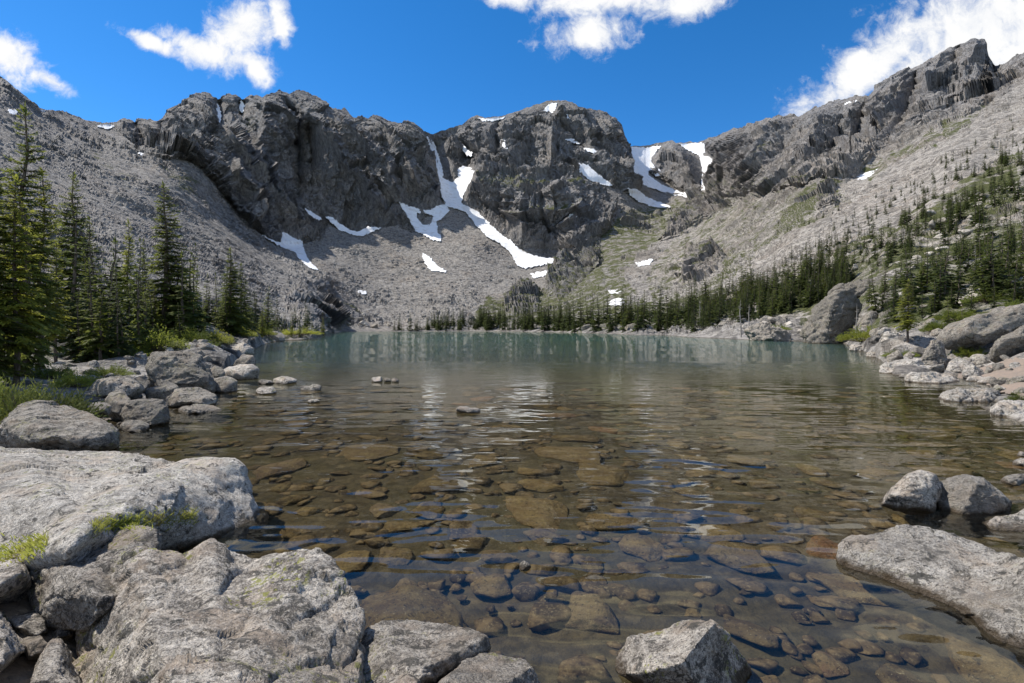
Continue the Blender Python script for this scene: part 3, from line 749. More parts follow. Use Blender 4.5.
wat.cycles.is_caustics_caster = True
tag(wat, 'clear rippled alpine lake, brown shallows turning teal far out', 'lake', kind='structure')


# ------------------------------------------------------------------ rocks
def granite(name, base, pale, dark, lichen, wet=False):
    m, t, P = material(name)
    tcn = t.node('ShaderNodeTexCoord'); oi = t.node('ShaderNodeObjectInfo')
    g = t.node('ShaderNodeNewGeometry'); gp = g.outputs['Position']
    v_ = t.vm('ADD', gp, t.comb(t.m('MULTIPLY', oi.outputs['Random'], 37.0), 0.0, 0.0))
    a0 = t.noise(v_, .35, 6, .7); a1 = t.noise(v_, 1.6, 5, .6); a2 = t.noise(v_, 7.0, 6, .7, .4); a3 = t.noise(v_, 38.0, 5, .75); a4 = t.noise(v_, 120.0, 3, .7)
    c = t.mix(t.mapr(a1, .40, .60), base, tuple(.6 * p + .4 * q for p, q in zip(base, pale)))
    c = t.mix(t.mapr(a2, .50, .60, 0, .9), c, pale)
    c = t.mix(t.mapr(a2, .48, .40, 0, .85), c, dark)
    c = t.mix(t.mapr(a3, .47, .39, 0, .85), c, dark)
    c = t.mix(t.mapr(a3, .53, .61, 0, .75), c, tuple(min(1, q * 1.15) for q in pale))
    c = t.mix(t.mapr(a4, .46, .38, 0, .8), c, tuple(q * .5 for q in dark))
    c = t.mix(t.mapr(a4, .56, .63, 0, .6), c, tuple(min(1, q * 1.2) for q in pale))
    sw = t.noise(t.vm('MULTIPLY', v_, (1, 1, 2.2)), 5.0, 8, .75, .35)
    c = t.mix(t.mapr(sw, .46, .38, 0, .55), c, tuple(q * .8 for q in dark))
    pk = t.noise(v_, 3.1, 4, .6, out=0)
    c = t.mix(t.mapr(pk, .52, .62, 0, .5), c, (base[0] * 1.10, base[1] * .98, base[2] * .88))
    if lichen:
        l1 = t.noise(t.vm('ADD', v_, (11, 5, 3)), 2.3, 2, .5); l2 = t.noise(v_, 17.0, 6, .72, .8)
        lw = t.vm('ADD', v_, t.vm('MULTIPLY', t.noise(v_, 30.0, 3, .6, out=1), (.05, .05, .05)))
        sp1 = t.vor(lw, 19.0); sc1 = t.sep(t.vor(lw, 19.0, out=1))[0]; sp2 = t.vor(lw, 46.0); sc2 = t.sep(t.vor(lw, 46.0, out=1))[0]
        spots = t.m('MAXIMUM', t.m('MULTIPLY', t.mapr(sp1, .42, .34), t.mapr(sc1, .55, .6)), t.m('MULTIPLY', t.mapr(sp2, .44, .34), t.mapr(sc2, .5, .55)))
        lm = t.m('MULTIPLY', t.mapr(l1, .53, .60), t.m('MULTIPLY', spots, t.mapr(l2, .40, .5, .35, 1)))
        c = t.mix(t.m('MULTIPLY', lm, lichen), c, (.30, .31, .055))
        k2 = t.mapr(t.noise(t.vm('ADD', v_, (3, 15, 8)), 10.0, 7, .75, .5), .55, .585, 0, .85)
        c = t.mix(k2, c, (.055, .055, .05))
    c = t.mix(t.mapr(a0, .50, .38, 0, .55), c, tuple(q * 1.2 for q in dark))
    tone = t.mapr(oi.outputs['Random'], 0, 1, .82, 1.12)
    c = t.mix(1.0, c, t.comb(tone, tone, t.m('MULTIPLY', tone, .985)), 'MULTIPLY')
    # the band that the lake keeps wet is darker
    wl = t.mapr(t.m('ADD', t.sep(gp)[2], t.m('MULTIPLY', t.m('SUBTRACT', a2, .5), .08)), .015, .05)
    c = t.mix(wl, t.mix(.85, c, (.075, .052, .028)), c)
    t.l.new(c, P.inputs['Base Color'])
    t.l.new(t.mapr(wl, 0, 1, .35, .85), P.inputs['Roughness'])
    hb = t.m('ADD', t.m('MULTIPLY', a2, 1.2), t.m('ADD', t.m('MULTIPLY', a3, .75), t.m('MULTIPLY', a4, .14)))
    hb = t.m('ADD', hb, t.m('ADD', t.m('MULTIPLY', sw, 1.2), t.m('MULTIPLY', a0, 4.0)))
    t.l.new(t.bump(hb, 1.0, .052), P.inputs['Normal'])
    return m


m_gr = granite('granite_lichen', (.42, .375, .325), (.68, .63, .565), (.115, .104, .092), .8)
m_gr2 = granite('granite_plain', (.29, .262, .226), (.46, .424, .375), (.115, .106, .095), .35)
m_gr5 = granite('granite_bleached', (.56, .52, .47), (.80, .76, .70), (.27, .25, .225), .5)
m_gr4 = granite('granite_dark', (.17, .155, .135), (.30, .275, .24), (.07, .066, .06), .3)
m_gr3 = granite('granite_pale', (.47, .43, .38), (.66, .62, .565), (.19, .175, .155), .15)

m_sub, t, P = material('submerged_stone')
oi = t.node('ShaderNodeObjectInfo'); g = t.node('ShaderNodeNewGeometry').outputs['Position']
ob = t.vm('ADD', g, t.comb(t.m('MULTIPLY', oi.outputs['Random'], 23.0), 0.0, 0.0))
r0 = oi.outputs['Random']
c = t.mix(t.mapr(r0, 0, .5), (.070, .046, .022), (.185, .122, .050))
c = t.mix(t.mapr(r0, .5, 1.0), c, (.14, .105, .078))
c = t.mix(t.mapr(r0, .9, .97), c, (.22, .11, .055))
c = t.mix(t.mapr(t.noise(ob, 5.0, 6, .7), .40, .64, 0, .7), c, (.27, .20, .09))
c = t.mix(t.mapr(t.noise(ob, 28.0, 4, .7), .46, .34, 0, .8), c, (.028, .021, .015))
c = t.mix(t.mapr(t.noise(ob, 45.0, 3, .7), .60, .72, 0, .8), c, (.40, .33, .19))
t.l.new(c, P.inputs['Base Color']); P.inputs['Roughness'].default_value = .8
t.l.new(t.bump(t.noise(ob, 16.0, 6, .7), .9, .05), P.inputs['Normal'])

m_peb, t, P = material('pebble_brown')
g = t.node('ShaderNodeNewGeometry').outputs['Position']
c = t.mix(t.mapr(t.noise(g, 6.0, 5, .7), .42, .58), (.055, .037, .019), (.17, .118, .058))
c = t.mix(t.mapr(t.noise(g, 40.0, 4, .7), .54, .64, 0, .7), c, (.26, .20, .11))
t.l.new(c, P.inputs['Base Color']); P.inputs['Roughness'].default_value = .8

_ico = {}


def ico(n):
    if n not in _ico:
        bm = bmesh.new(); bmesh.ops.create_icosphere(bm, subdivisions=n, radius=1.0)
        bm.verts.ensure_lookup_table()
        _ico[n] = (np.array([v.co for v in bm.verts]), np.array([[v.index for v in f.verts] for f in bm.faces])); bm.free()
    return _ico[n]


def vnormals(V, Fa):
    fn = np.cross(V[Fa[:, 1]] - V[Fa[:, 0]], V[Fa[:, 2]] - V[Fa[:, 0]])
    n = np.zeros_like(V)
    for k in range(3): np.add.at(n, Fa[:, k], fn)
    return n / (np.linalg.norm(n, axis=1, keepdims=True) + 1e-12)


def facet(V, rng, n, lo, hi, front=False):
    for _ in range(n):
        a = rng.normal(size=3)
        if front: a[1] = -abs(a[1]) * .9
        a /= np.linalg.norm(a); d_ = rng.uniform(lo, hi)
        ov = V @ a - d_
        V = V - np.clip(ov, 0, None)[:, None] * a * 0.92
    return V


def rough_up(V, Fa, size, amp, seed, crack=0.0):
    n = vnormals(V, Fa)
    k = fbm(V / (size * .55), 3, seed, .5) * 0.55 + fbm(V / (size * .16), 4, seed + 9, .55, True) * 0.16 + fbm(V / (size * .03), 3, seed + 20, .6) * 0.05
    if crack:
        q = V @ np.array([-.5, .3, .8]); q = q + 0.3 * size * fbm(V / (size * .8), 3, seed + 40)
        s_ = np.abs(((q / (size * .34)) % 1) - .5) * 2
        k = k - 2.4 * crack * np.exp(-s_ * 11) * np.clip(.5 + 1.5 * gn(V / (size * .5), seed + 77), 0, 1)
    if len(V) > 5000:
        for L, a_ in ((.45, .3), (.17, .2)):
            q1, q2, qh = cells(V / (size * L * np.array([1.2, 1.0, .7])) + seed, 3 + seed)
            k = k + a_ * (qh - .5) * np.clip((q2 - q1) * 4, 0, 1)
        for L, a_ in ((.5, .55), (.2, .32), (.08, .13)):
            k = k + a_ * facets(V / (size * L * np.array([1.3, 1.0, .75])) + seed * 1.7 + .15 * fbm(V / (size * L), 2, seed + 3)[:, None], 13 + seed)
        k = k + .12 * fbm(V / (size * .06), 3, seed + 60, .6)
    return V + n * (k * amp * size)[:, None]


# a boulder whose silhouette is known: outline (bearing, height), distance of its heart, half thickness, lean of its top
def boulder(label, outl, D, T, lean=.5, sub=6, nf=5, amp=.05, mat=None, seed=0, box=2.6, yaw=0.0, crack=.0, name='boulder', group=None, cut=None):
    rng = np.random.default_rng(seed + 100)
    O = np.array(outl, float); c = (O.max(0) + O.min(0)) / 2
    V, Fa = ico(sub); V = V.copy()
    # squarer cross-section
    V = V / (np.abs(V) ** box).sum(1, keepdims=True) ** (1 / box)
    V = facet(V, rng, nf, .62, .86, True)
    for nx, ny, nz, dd in (cut or []):
        a = np.array((nx, ny, nz), float); a /= np.linalg.norm(a)
        V = V - np.clip(V @ a - dd, 0, None)[:, None] * a * .96
    a_, b_, cc = V[:, 0], V[:, 2], V[:, 1]
    th = np.arctan2(b_, a_); rho = np.hypot(a_, b_)
    # outline radius, and the squared section's own radius, per direction
    th_o = np.linspace(-math.pi, math.pi, 361); Ro = np.zeros(361)
    E = np.stack([O[:, 0] - c[0], -(O[:, 1] - c[1])], 1)
    for i, q in enumerate(th_o):
        dx, dy = math.cos(q), math.sin(q); best = 0
        for k in range(len(E)):
            p1, p2 = E[k], E[(k + 1) % len(E)]; e = p2 - p1
            den = dx * e[1] - dy * e[0]
            if abs(den) < 1e-9: continue
            tq = (p1[0] * e[1] - p1[1] * e[0]) / den; s_ = (p1[0] * dy - p1[1] * dx) / den
            if tq > 0 and -1e-6 <= s_ <= 1 + 1e-6: best = max(best, tq)
        Ro[i] = best
    ker = np.exp(-np.linspace(-2, 2, 11) ** 2); ker /= ker.sum()
    Ro = np.convolve(np.r_[Ro[-6:-1], Ro, Ro[1:6]], ker, 'valid')
    sq = 1 / (np.abs(np.cos(th)) ** box + np.abs(np.sin(th)) ** box) ** (1 / box)
    Rs = Ro.copy()
    k2 = np.exp(-np.linspace(-2, 2, 61) ** 2); k2 /= k2.sum()
    Rs = np.convolve(np.r_[Ro[-31:-1], Ro, Ro[1:31]], k2, 'valid')
    rn = np.clip(rho / sq, 0, 1) if False else np.clip(rho / (rho.max() + 1e-9), 0, 1)
    wq = np.clip((rho * 1.0 - .25) / .7, 0, 1) ** 1.5
    rr = (np.interp(th, th_o, Rs) * (1 - wq) + np.interp(th, th_o, Ro) * wq) * rho / sq
    dep = D + T * cc + lean * T * b_ + yaw * a_
    W_ = rays(c[0] + rr * np.cos(th), c[1] - rr * np.sin(th), dep)
    size = float(np.ptp(W_, axis=0).mean()) / 2
    W_ = rough_up(W_, Fa, size, amp, seed, crack)
    ctr = W_.mean(0); 
    me = np_mesh(name, W_ - ctr, Fa, mat or m_gr)
    o = link(name, me); o.location = ctr
    return tag(o, label, 'boulder' if name == 'boulder' else 'rock', group)


FG = 'foreground boulders on the near bank'
boulder('huge pale boulder with long flat top and mossy lower ledge', [(-110, 500), (-60, 470), (0, 450), (20, 441), (50, 440), (85, 443), (112, 450), (132, 459), (165, 465), (185, 462), (210, 458), (232, 460), (243, 468), (249, 485), (256, 508), (268, 528), (266, 546), (240, 556), (200, 566), (100, 572), (0, 572), (-110, 580)], 4.6, 1.35, .75, 7, 3, .045, m_gr5, seed=1, cut=[(.1, -.75, .65, .62), (.75, -.6, .0, .70)])
boulder('rounded grey boulder tucked beneath the huge pale boulder', [(14, 562), (30, 546), (62, 531), (105, 522), (140, 526), (157, 530), (158, 548), (145, 575), (120, 612), (90, 632), (45, 628), (28, 600)], 3.1, .55, .6, 7, 4, .05, seed=2, cut=[(-.1, -.6, .8, .55)], crack=.2)
boulder('broad rough foreground boulder with long diagonal cracks', [(74, 700), (76, 620), (86, 584), (110, 567), (138, 549), (165, 551), (186, 548), (196, 535), (212, 529), (226, 540), (236, 550), (258, 553), (280, 546), (304, 541), (319, 537), (333, 547), (347, 570), (358, 596), (362, 622), (360, 690), (350, 780), (320, 880), (90, 880), (70, 790)], 2.1, .75, .8, 7, 3, .05, seed=3, cut=[(.22, -.62, .75, .50), (-.75, -.5, .3, .66)], crack=.45)
boulder('grey lichen boulder at the left picture edge, below the mossy ledge', [(-50, 575), (-20, 560), (8, 556), (26, 566), (30, 585), (22, 606), (-10, 615), (-50, 612)], 2.9, .3, .5, 6, 4, .05, seed=4)
boulder('lichen spotted boulder at the lower left corner', [(-60, 640), (-30, 616), (0, 611), (16, 622), (24, 645), (14, 672), (-6, 690), (-60, 690)], 2.35, .3, .5, 6, 4, .05, seed=5)
boulder('small wedge of grey rock propped against the broad rough boulder', [(26, 700), (38, 664), (50, 642), (60, 637), (74, 648), (82, 690), (84, 715), (30, 715)], 2.2, .2, .5, 6, 4, .05, seed=6)
boulder('small mossy stone wedged between left foreground boulders', [(4, 620), (16, 609), (34, 609), (46, 620), (48, 632), (34, 640), (14, 634)], 2.72, .16, .5, 5, 4, .05, seed=7)
boulder('small reddish stone in the gap at lower left', [(20, 645), (26, 634), (44, 634), (52, 642), (46, 656), (28, 660)], 2.5, .12, .5, 5, 4, .05, m_gr2, seed=8)
boulder('dark little stone in the shaded gap at lower left', [(44, 632), (52, 620), (70, 622), (76, 632), (72, 645), (54, 645)], 2.75, .12, .5, 5, 4, .05, m_gr2, seed=18)
boulder('angular pale boulder with yellow lichen on its front edge', [(352, 690), (356, 655), (364, 630), (384, 617), (412, 615), (440, 617), (468, 627), (486, 636), (491, 648), (480, 662), (455, 676), (430, 690), (400, 720), (355, 720)], 2.42, .26, .8, 7, 4, .045, seed=9, cut=[(0, -.5, .85, .45)], crack=.3)
boulder('speckled boulder cut by the bottom edge beside the angular boulder', [(425, 700), (432, 680), (452, 660), (478, 649), (496, 645), (516, 652), (532, 668), (546, 690), (550, 730), (425, 730)], 2.2, .22, .6, 6, 4, .05, seed=10, cut=[(.1, -.5, .85, .5)])
boulder('small speckled stone at the bottom edge left of the speckled boulder', [(382, 690), (392, 677), (408, 673), (420, 680), (424, 695), (385, 700)], 2.1, .1, .5, 5, 4, .05, seed=11)
boulder('pale ridged boulder with dark wet foot at bottom right', [(617, 628), (640, 623), (668, 618), (692, 616), (710, 620), (726, 634), (741, 652), (760, 690), (764, 745), (720, 760), (670, 755), (640, 720), (612, 660)], 2.5, .25, -.05, 7, 2, .05, seed=12, cut=[(-.5, -.3, .8, .62), (.7, -.6, .3, .66)], crack=.25)
boulder('long flat pale rock half out of the water on the right', [(841, 541), (866, 533), (890, 524), (914, 518), (940, 520), (970, 530), (1000, 545), (1030, 557), (1080, 575), (1120, 596), (1140, 690), (1060, 690), (980, 660), (900, 625), (846, 585), (836, 556)], 3.3, .36, .5, 7, 2, yaw=-.42, amp=.05, mat=m_gr3, seed=13, cut=[(-.1, -.5, .86, .4)], crack=.25)
boulder('left stone of the pair of split rocks in the water', [(889, 492), (900, 482), (908, 473), (920, 470), (934, 474), (942, 486), (946, 530), (925, 540), (885, 535), (880, 505)], 5.05, .3, .2, 6, 4, .06, seed=14)
boulder('right stone of the pair of split rocks in the water', [(938, 484), (948, 479), (966, 476), (984, 479), (998, 490), (1010, 502), (1014, 535), (985, 545), (940, 545), (930, 510)], 4.95, .34, .2, 6, 4, .06, m_gr3, seed=15, crack=.3)
boulder('pale rock at the right edge behind the long flat rock', [(986, 512), (1000, 505), (1030, 502), (1060, 506), (1066, 560), (1030, 566), (995, 550), (984, 525)], 4.6, .4, .5, 6, 4, .05, m_gr3, seed=16)
boulder('grey boulder with steep face below the dark juniper mat', [(-12, 440), (2, 424), (22, 404), (36, 400), (60, 404), (84, 412), (104, 422), (118, 432), (118, 446), (90, 456), (20, 460), (-10, 455)], 7.4, .7, .5, 7, 4, .05, m_gr2, seed=17, cut=[(.2, -.6, .75, .55)])


def shore_rock(label, x0, x1, y0, y1, z=0.0, T=None, mat=None, seed=0, name='boulder', group=None, lean=.5, nf=6, sub=5, amp=.075, base=None, tilt=0.0, cut=None, crack=.15):
    rng = np.random.default_rng(seed + 500)
    D = (base if base else (CAM_H - z) * F / (max(y1, 331.2) - HY))
    w, h = (x1 - x0) / 2, (y1 - y0)
    T = T or max(w, h * .6) * .8 * D / F
    yb = y1 + h * .35
    cx, cy = (x0 + x1) / 2, (y0 + yb) / 2
    pts = []
    for a in np.linspace(0, 2 * math.pi, 14, endpoint=False):
        ex, ey = math.cos(a), math.sin(a)
        k = 1 / (abs(ex) ** 2.7 + abs(ey) ** 2.7) ** (1 / 2.7) * rng.uniform(.86, 1.06)
        qx, qy = w * ex * k, (yb - y0) / 2 * ey * k
        pts.append((cx + qx, cy - qy + tilt * qx))
    return boulder(label, pts, D + T * .7, T, lean, sub, nf, amp, mat or m_gr2, seed, 2.4, crack=crack, name=name, group=group, cut=cut)


LS = [('big squat grey boulder on the left shore beneath the bright shrubs', 143, 214, 350, 391, .12), ('tan rounded boulder in front of the big squat boulder', 146, 180, 381, 400, .1),
      ('long greenish slab boulder at the waterline of the left shore', 165, 220, 388, 406, .03), ('dark green topped boulder with black foot on the left shore', 119, 170, 398, 424, .02),
      ('round brown boulder between shrubs and the dark green topped boulder', 102, 134, 390, 413, .15), ('broad flat boulder under the dwarf conifer on the left bank', 86, 146, 377, 395, .3),
      ('low wet slab awash below the long greenish slab', 168, 224, 404, 414, -.03), ('pointed boulder standing in the shallows off the left shore', 204, 238, 375, 392, .0),
      ('leaning pale boulder at the left waterline', 221, 259, 363, 380, .0), ('grey dome boulder behind the leaning pale boulder', 232, 257, 354, 369, .0),
      ('flat pale slab jutting furthest from the left shore', 216, 259, 343, 355, .0), ('small brown block beside the leaning pale boulder', 208, 225, 366, 378, .1),
      ('dark wedge stone on the flat pale slab', 224, 240, 347, 355, .05), ('low slab at the waterline under the dark green topped boulder', 112, 150, 420, 431, .0),
      ('squat stone behind the tan rounded boulder', 132, 151, 376, 389, .2), ('flat stone among rubble left of the round brown boulder', 84, 112, 402, 414, .25),
      ('egg shaped boulder on the spit among small spruces', 266, 285, 331, 341, .0)]
for i, (lab, a, b, c_, d_, z_) in enumerate(LS):
    shore_rock(lab, a, b, c_, d_, z_, seed=30 + i, sub=6 if b - a > 40 else 5, mat=m_gr2 if i not in (8, 10) else m_gr3)
WS = [('pale flat stone awash, left of the twin stones', 258, 274, 379, 384), ('pale stone awash, right of the twin stones', 273, 297, 376, 384), ('low pale stone nearest the left boulders in the shallows', 253, 277, 386, 394),
      ('brown wet stone breaking the surface off the left shore', 300, 322, 384, 391), ('small wet stone with white glint in the shallows', 308, 320, 399, 403),
      ('dark stone, first of the row out in the lake', 371, 383, 376.5, 382), ('middle stone of the row out in the lake', 383, 391, 377.5, 382), ('last small stone of the row out in the lake', 391, 399, 377.5, 382),
      ('lone pale topped stone breaking the surface in mid lake', 456, 480, 406, 413), ('tiny white stone just above water in front of the sunken slabs', 519, 531, 561, 570),
      ('small pale stone at the right edge above the split pair', 1016, 1034, 451, 457), ('second pale stone at the right edge above the split pair', 1012, 1036, 458, 466), ('dark low stone at the right edge behind the split pair', 1000, 1036, 474, 484)]
for i, (lab, a, b, c_, d_) in enumerate(WS):
    shore_rock(lab, a, b, c_, d_, 0, seed=60 + i, name='stone', mat=m_gr if i % 3 else m_gr2)
RS = [('large overhanging boulder with shaded underside above bare sand', 978, 1060, 318, 372, 20.5, .45, m_gr2, -.35), ('long inclined slab rising behind the overhanging boulder', 936, 1050, 296, 348, 27, .5, m_gr2, -.38),
      ('upright block leaning over the flat shore slabs', 920, 950, 339, 373, 22.5, .3, m_gr2, -.4), ('low pale slab at the tip of the right shore', 879, 926, 357, 380, 19.5, .5, m_gr3, 0),
      ('pale stepped slab along the right waterline', 902, 962, 372, 391, 16, .5, m_gr3, .1), ('broad cream coloured slab at the right waterline', 940, 1008, 386, 414, 11.8, .6, m_gr3, .12),
      ('cream slab entering the picture below the sandy bank', 990, 1060, 400, 430, 9.8, .6, m_gr3, .1), ('pale boulder under the lone shore spruce', 880, 910, 328, 357, 31, .5, m_gr3, -.2),
      ('smooth pale slab among spruces high on the right bank', 950, 998, 286, 312, 52, .5, m_gr3, -.35), ('great dark cracked boulder at the right waterline', 802, 860, 296, 346, 62, .5, m_gr4, -.5),
      ('pale block right of the great cracked boulder', 858, 882, 304, 342, 60, .5, m_gr2, 0), ('flat pale stone at the bend of the right shore', 846, 876, 344, 353, 40, .5, m_gr3, .1),
      ('second flat stone at the bend of the right shore', 866, 892, 351, 361, 31, .5, m_gr3, .1), ('wedge boulder behind the lone shore spruce', 914, 942, 318, 342, 38, .5, m_gr2, -.2),
      ('low grey outcrop at the waterline under the right forest', 744, 792, 323, 343, 74, .5, m_gr2, 0), ('grey boulder beside the upright block on the right shore', 946, 978, 356, 376, 19.5, .5, m_gr3, -.1),
      ('small pale block on the sand under the overhanging boulder', 962, 984, 362, 380, 17.5, .5, m_gr3, 0), ('humped ledge above the great cracked boulder', 826, 884, 280, 300, 88, .5, m_gr4, -.25)]
for i, (lab, a, b, c_, d_, D_, ln_, mt, tl) in enumerate(RS):
    if i < 2:
        pl_ = ([(974, 368), (984, 352), (1000, 338), (1024, 325), (1062, 309), (1075, 360), (1030, 371), (1000, 378), (984, 377)], [(934, 340), (945, 326), (975, 315), (1010, 304), (1052, 291), (1060, 318), (1020, 332), (985, 344), (955, 351), (940, 349)])[i]
        boulder(lab, pl_, D_, (.75, .9)[i], (.1, 1.1)[i], 6, 8, .07, mt, 90 + i, 3.4, crack=.3, cut=([(0.0, -.6, -.8, .42)], None)[i])
        continue
    ct = [(0.1, -.8, -.55, .42)] if i == 0 else ([(.75, -.62, .1, .45)] if i == 9 else None)
    shore_rock(lab, a, b, c_, d_, base=D_, seed=90 + i, lean=ln_, mat=mt, tilt=tl, sub=6, T=.42 * (b - a) * D_ / F, cut=ct, nf=10, crack=.35, amp=.13 if D_ > 25 else .09)

# bare reddish sand on the right bank
m_sand, t, P = material('sand')
g = t.node('ShaderNodeNewGeometry').outputs['Position']
t.l.new(t.mix(t.mapr(t.noise(g, 2.5, 6, .65), .35, .65), (.275, .215, .17), (.21, .175, .145)), P.inputs['Base Color']); P.inputs['Roughness'].default_value = .95
t.l.new(t.bump(t.noise(g, 9, 5, .7), .6, .06), P.inputs['Normal'])
gx, gy = np.meshgrid(np.arange(935, 1060, 1.0), np.arange(360, 410, 1.0)); fx, fy = gx.ravel(), gy.ravel()
spoly = [(944, 388), (962, 376), (985, 368), (1060, 360), (1060, 404), (1024, 400), (1000, 393), (975, 388)]
ins = inpoly(fx + gn(np.c_[fx / 6, fy / 6, fx * 0], 2) * 4, fy, spoly)
Vs = np.array([at(a, b) for a, b in zip(fx, fy)]); Vs[:, 2] += .05 + .05 * fbm(Vs / .6, 3, 4)
q = grid_faces(*gx.shape); q = q[ins[q].all(1)]
us, inv = np.unique(q, return_inverse=True)
tag(link('sand', np_mesh('sand', Vs[us], inv.reshape(q.shape), m_sand)), 'bare reddish sand below the overhanging boulder on the right bank', 'sand', kind='structure')

# loose rocks: a few shapes, copied
RNG = np.random.default_rng(77)


def loose_mesh(name, seed, flat=.62, sub=4, mat=None, nf=9, amp=.10):
    rng = np.random.default_rng(seed)
    V, Fa = ico(sub); V = facet(V.copy(), rng, nf, .38, .8)
    V = V * np.array([1, rng.uniform(.65, .95), flat * rng.uniform(.75, 1.1)])
    V = rough_up(V, Fa, 1.0, amp, seed)
    return np_mesh(name, V, Fa, mat)


lo_gr = [loose_mesh('rock', 200 + i, .85, 4, m_gr2 if i % 3 else m_gr3, 14, .16) for i in range(10)]


def put_rock(pool, p, s, label, group, name='rock', rngl=RNG):
    o = link(name, pool[rngl.integers(len(pool))]); o.location = p
    o.scale = (s * rngl.uniform(.8, 1.25), s, s * rngl.uniform(.8, 1.2)); o.rotation_euler = (rngl.uniform(-.25, .25), rngl.uniform(-.25, .25), rngl.uniform(0, 6.28))
    return tag(o, label, 'rock', group)


def scatter(n, poly, lo, hi, label, group, sink=.25):
    P_ = np.array(poly, float); k = 0
    while k < n:
        a, b = RNG.uniform(P_[:, 0].min(), P_[:, 0].max()), RNG.uniform(P_[:, 1].min(), P_[:, 1].max())
        if not inpoly(np.array([a]), np.array([b]), poly)[0]: continue
        p = at(a, b); s = RNG.uniform(lo, hi) * p.y / F / 2
        put_rock(lo_gr, p + Vector((0, 0, s * sink)), s, label, group); k += 1


scatter(95, [(85, 372), (150, 352), (225, 345), (240, 352), (235, 372), (205, 395), (150, 418), (110, 436), (60, 420), (85, 400)], 5, 17, 'loose grey rock in the rubble along the left bank', 'loose rocks on the left bank')
scatter(45, [(90, 335), (140, 318), (220, 330), (180, 352), (110, 370), (70, 380), (55, 345)], 5, 14, 'grey rock on the ground beneath the left spruces', 'rocks under the left spruces')
scatter(70, [(560, 330), (640, 332), (740, 336), (840, 339), (830, 331), (740, 322), (640, 328)], 3, 13, 'pale rock in the rubble along the foot of the far right forest', 'rocks along the far right shore')
scatter(60, [(860, 340), (890, 335), (960, 340), (1024, 360), (1024, 398), (960, 385), (905, 380), (880, 358)], 6, 22, 'pale rock wedged between slabs of the near right shore', 'rocks on the near right shore')
scatter(90, [(720, 305), (860, 240), (1024, 180), (1024, 300), (900, 320), (800, 305), (740, 318)], 4, 15, 'grey rock showing between trees of the right hillside', 'rocks among the right hillside trees')
scatter(40, [(300, 310), (360, 312), (470, 322), (560, 328), (470, 330), (350, 329)], 3, 9, 'grey rock in the rubble along the far end of the lake', 'rocks at the lake head')

# stones under the water
lo_sub = [loose_mesh('sunken_stone', 300 + i, .45, 4, m_sub, 16, .13) for i in range(12)]
placed = []
SUBT = [(560, 480, 1.05, 'large olive sunken slab in the middle of the shallows'), (372, 477, .95, 'big orange brown sunken slab near the left boulders'), (600, 500, 1.0, 'broad sunken slab behind the middle shallows slab'),
        (740, 605, .62, 'long reddish sunken slab behind the ridged boulder'), (470, 585, .36, 'dark heart shaped sunken stone in front of the shallows'), (400, 565, .34, 'pale topped sunken stone left of the heart shaped one'),
        (350, 612, .42, 'dark sunken slab beside the broad rough boulder'), (590, 665, .5, 'brown flat sunken slab beside the ridged boulder'), (540, 545, .7, 'wide pale sunken slab under the ripples'), (750, 460, .6, 'light tan oval sunken stone out from the right rocks'),
        (860, 640, .5, 'golden brown sunken slab in front of the long flat rock'), (960, 650, .6, 'dark sunken slab at lower right')]
for i, (a, b, s, lab) in enumerate(SUBT):
    s *= .68; zb = -.42; D_ = (CAM_H - zb + .12) * F / (b - HY); X = (a - CX) / F * D_
    o = put_rock(lo_sub, (X, D_, float(bed_z(np.array([X]), np.array([D_]))[0]) + .05), s, lab, 'sunken stones', 'sunken_stone')
    o.scale.z = min(.22, s * .3) / .45; o.rotation_euler.x *= .3; o.rotation_euler.y *= .3
    placed.append((X, D_, s))
n = 0; tries = 0
while n < 285 and tries < 60000:
    tries += 1
    Y = 1.9 + RNG.random() ** 1.35 * 14; X = RNG.uniform(-1.05, 1.05) * Y
    z_ = float(bed_z(np.array([X]), np.array([Y]))[0])
    if z_ > -.2: continue
    s = float(np.clip(RNG.lognormal(math.log(.16 + .022 * Y), .42), .08, .5))
    if any((X - a) ** 2 + (Y - b) ** 2 < (.78 * (s + c_)) ** 2 for a, b, c_ in placed): continue
    placed.append((X, Y, s)); n += 1
    top = min(-.05 - z_, s * .55)
    o = put_rock(lo_sub, (X, Y, z_ + top * .25), s, 'brown algae coated stone lying under the clear shallow water', 'sunken stones in the shallows', 'sunken_stone')
    o.scale.z = top * .75 / .5


# the countless small stones between them
Vp, Fp = ico(2); pv, pf = [], []; off = 0; tries = 0
while len(pv) < 1500 and tries < 40000:
    tries += 1
    Y = 1.8 + RNG.random() ** 1.5 * 11; X = RNG.uniform(-1.05, 1.05) * Y
    z_ = float(bed_z(np.array([X]), np.array([Y]))[0]); s_ = float(np.clip(RNG.lognormal(math.log(.05 + .007 * Y), .4), .03, .2))
    if z_ > -.08 or any((X - a) ** 2 + (Y - b) ** 2 < (.7 * c_) ** 2 for a, b, c_ in placed): continue
    q = facet(Vp.copy(), RNG, 12, .38, .75) * (s_ * RNG.uniform(.9, 1.4), s_, s_ * RNG.uniform(.45, .75)); a = RNG.uniform(0, 6.28)
    pv.append(np.c_[q[:, 0] * math.cos(a) - q[:, 1] * math.sin(a), q[:, 0] * math.sin(a) + q[:, 1] * math.cos(a), q[:, 2]] + (X, Y, z_ + s_ * .2)); pf.append(Fp + off); off += len(Vp)
tag(link('pebbles', np_mesh('pebbles', np.concatenate(pv), np.concatenate(pf), m_peb)), 'small brown stones covering the lake bed in the shallows', 'pebbles', kind='stuff')

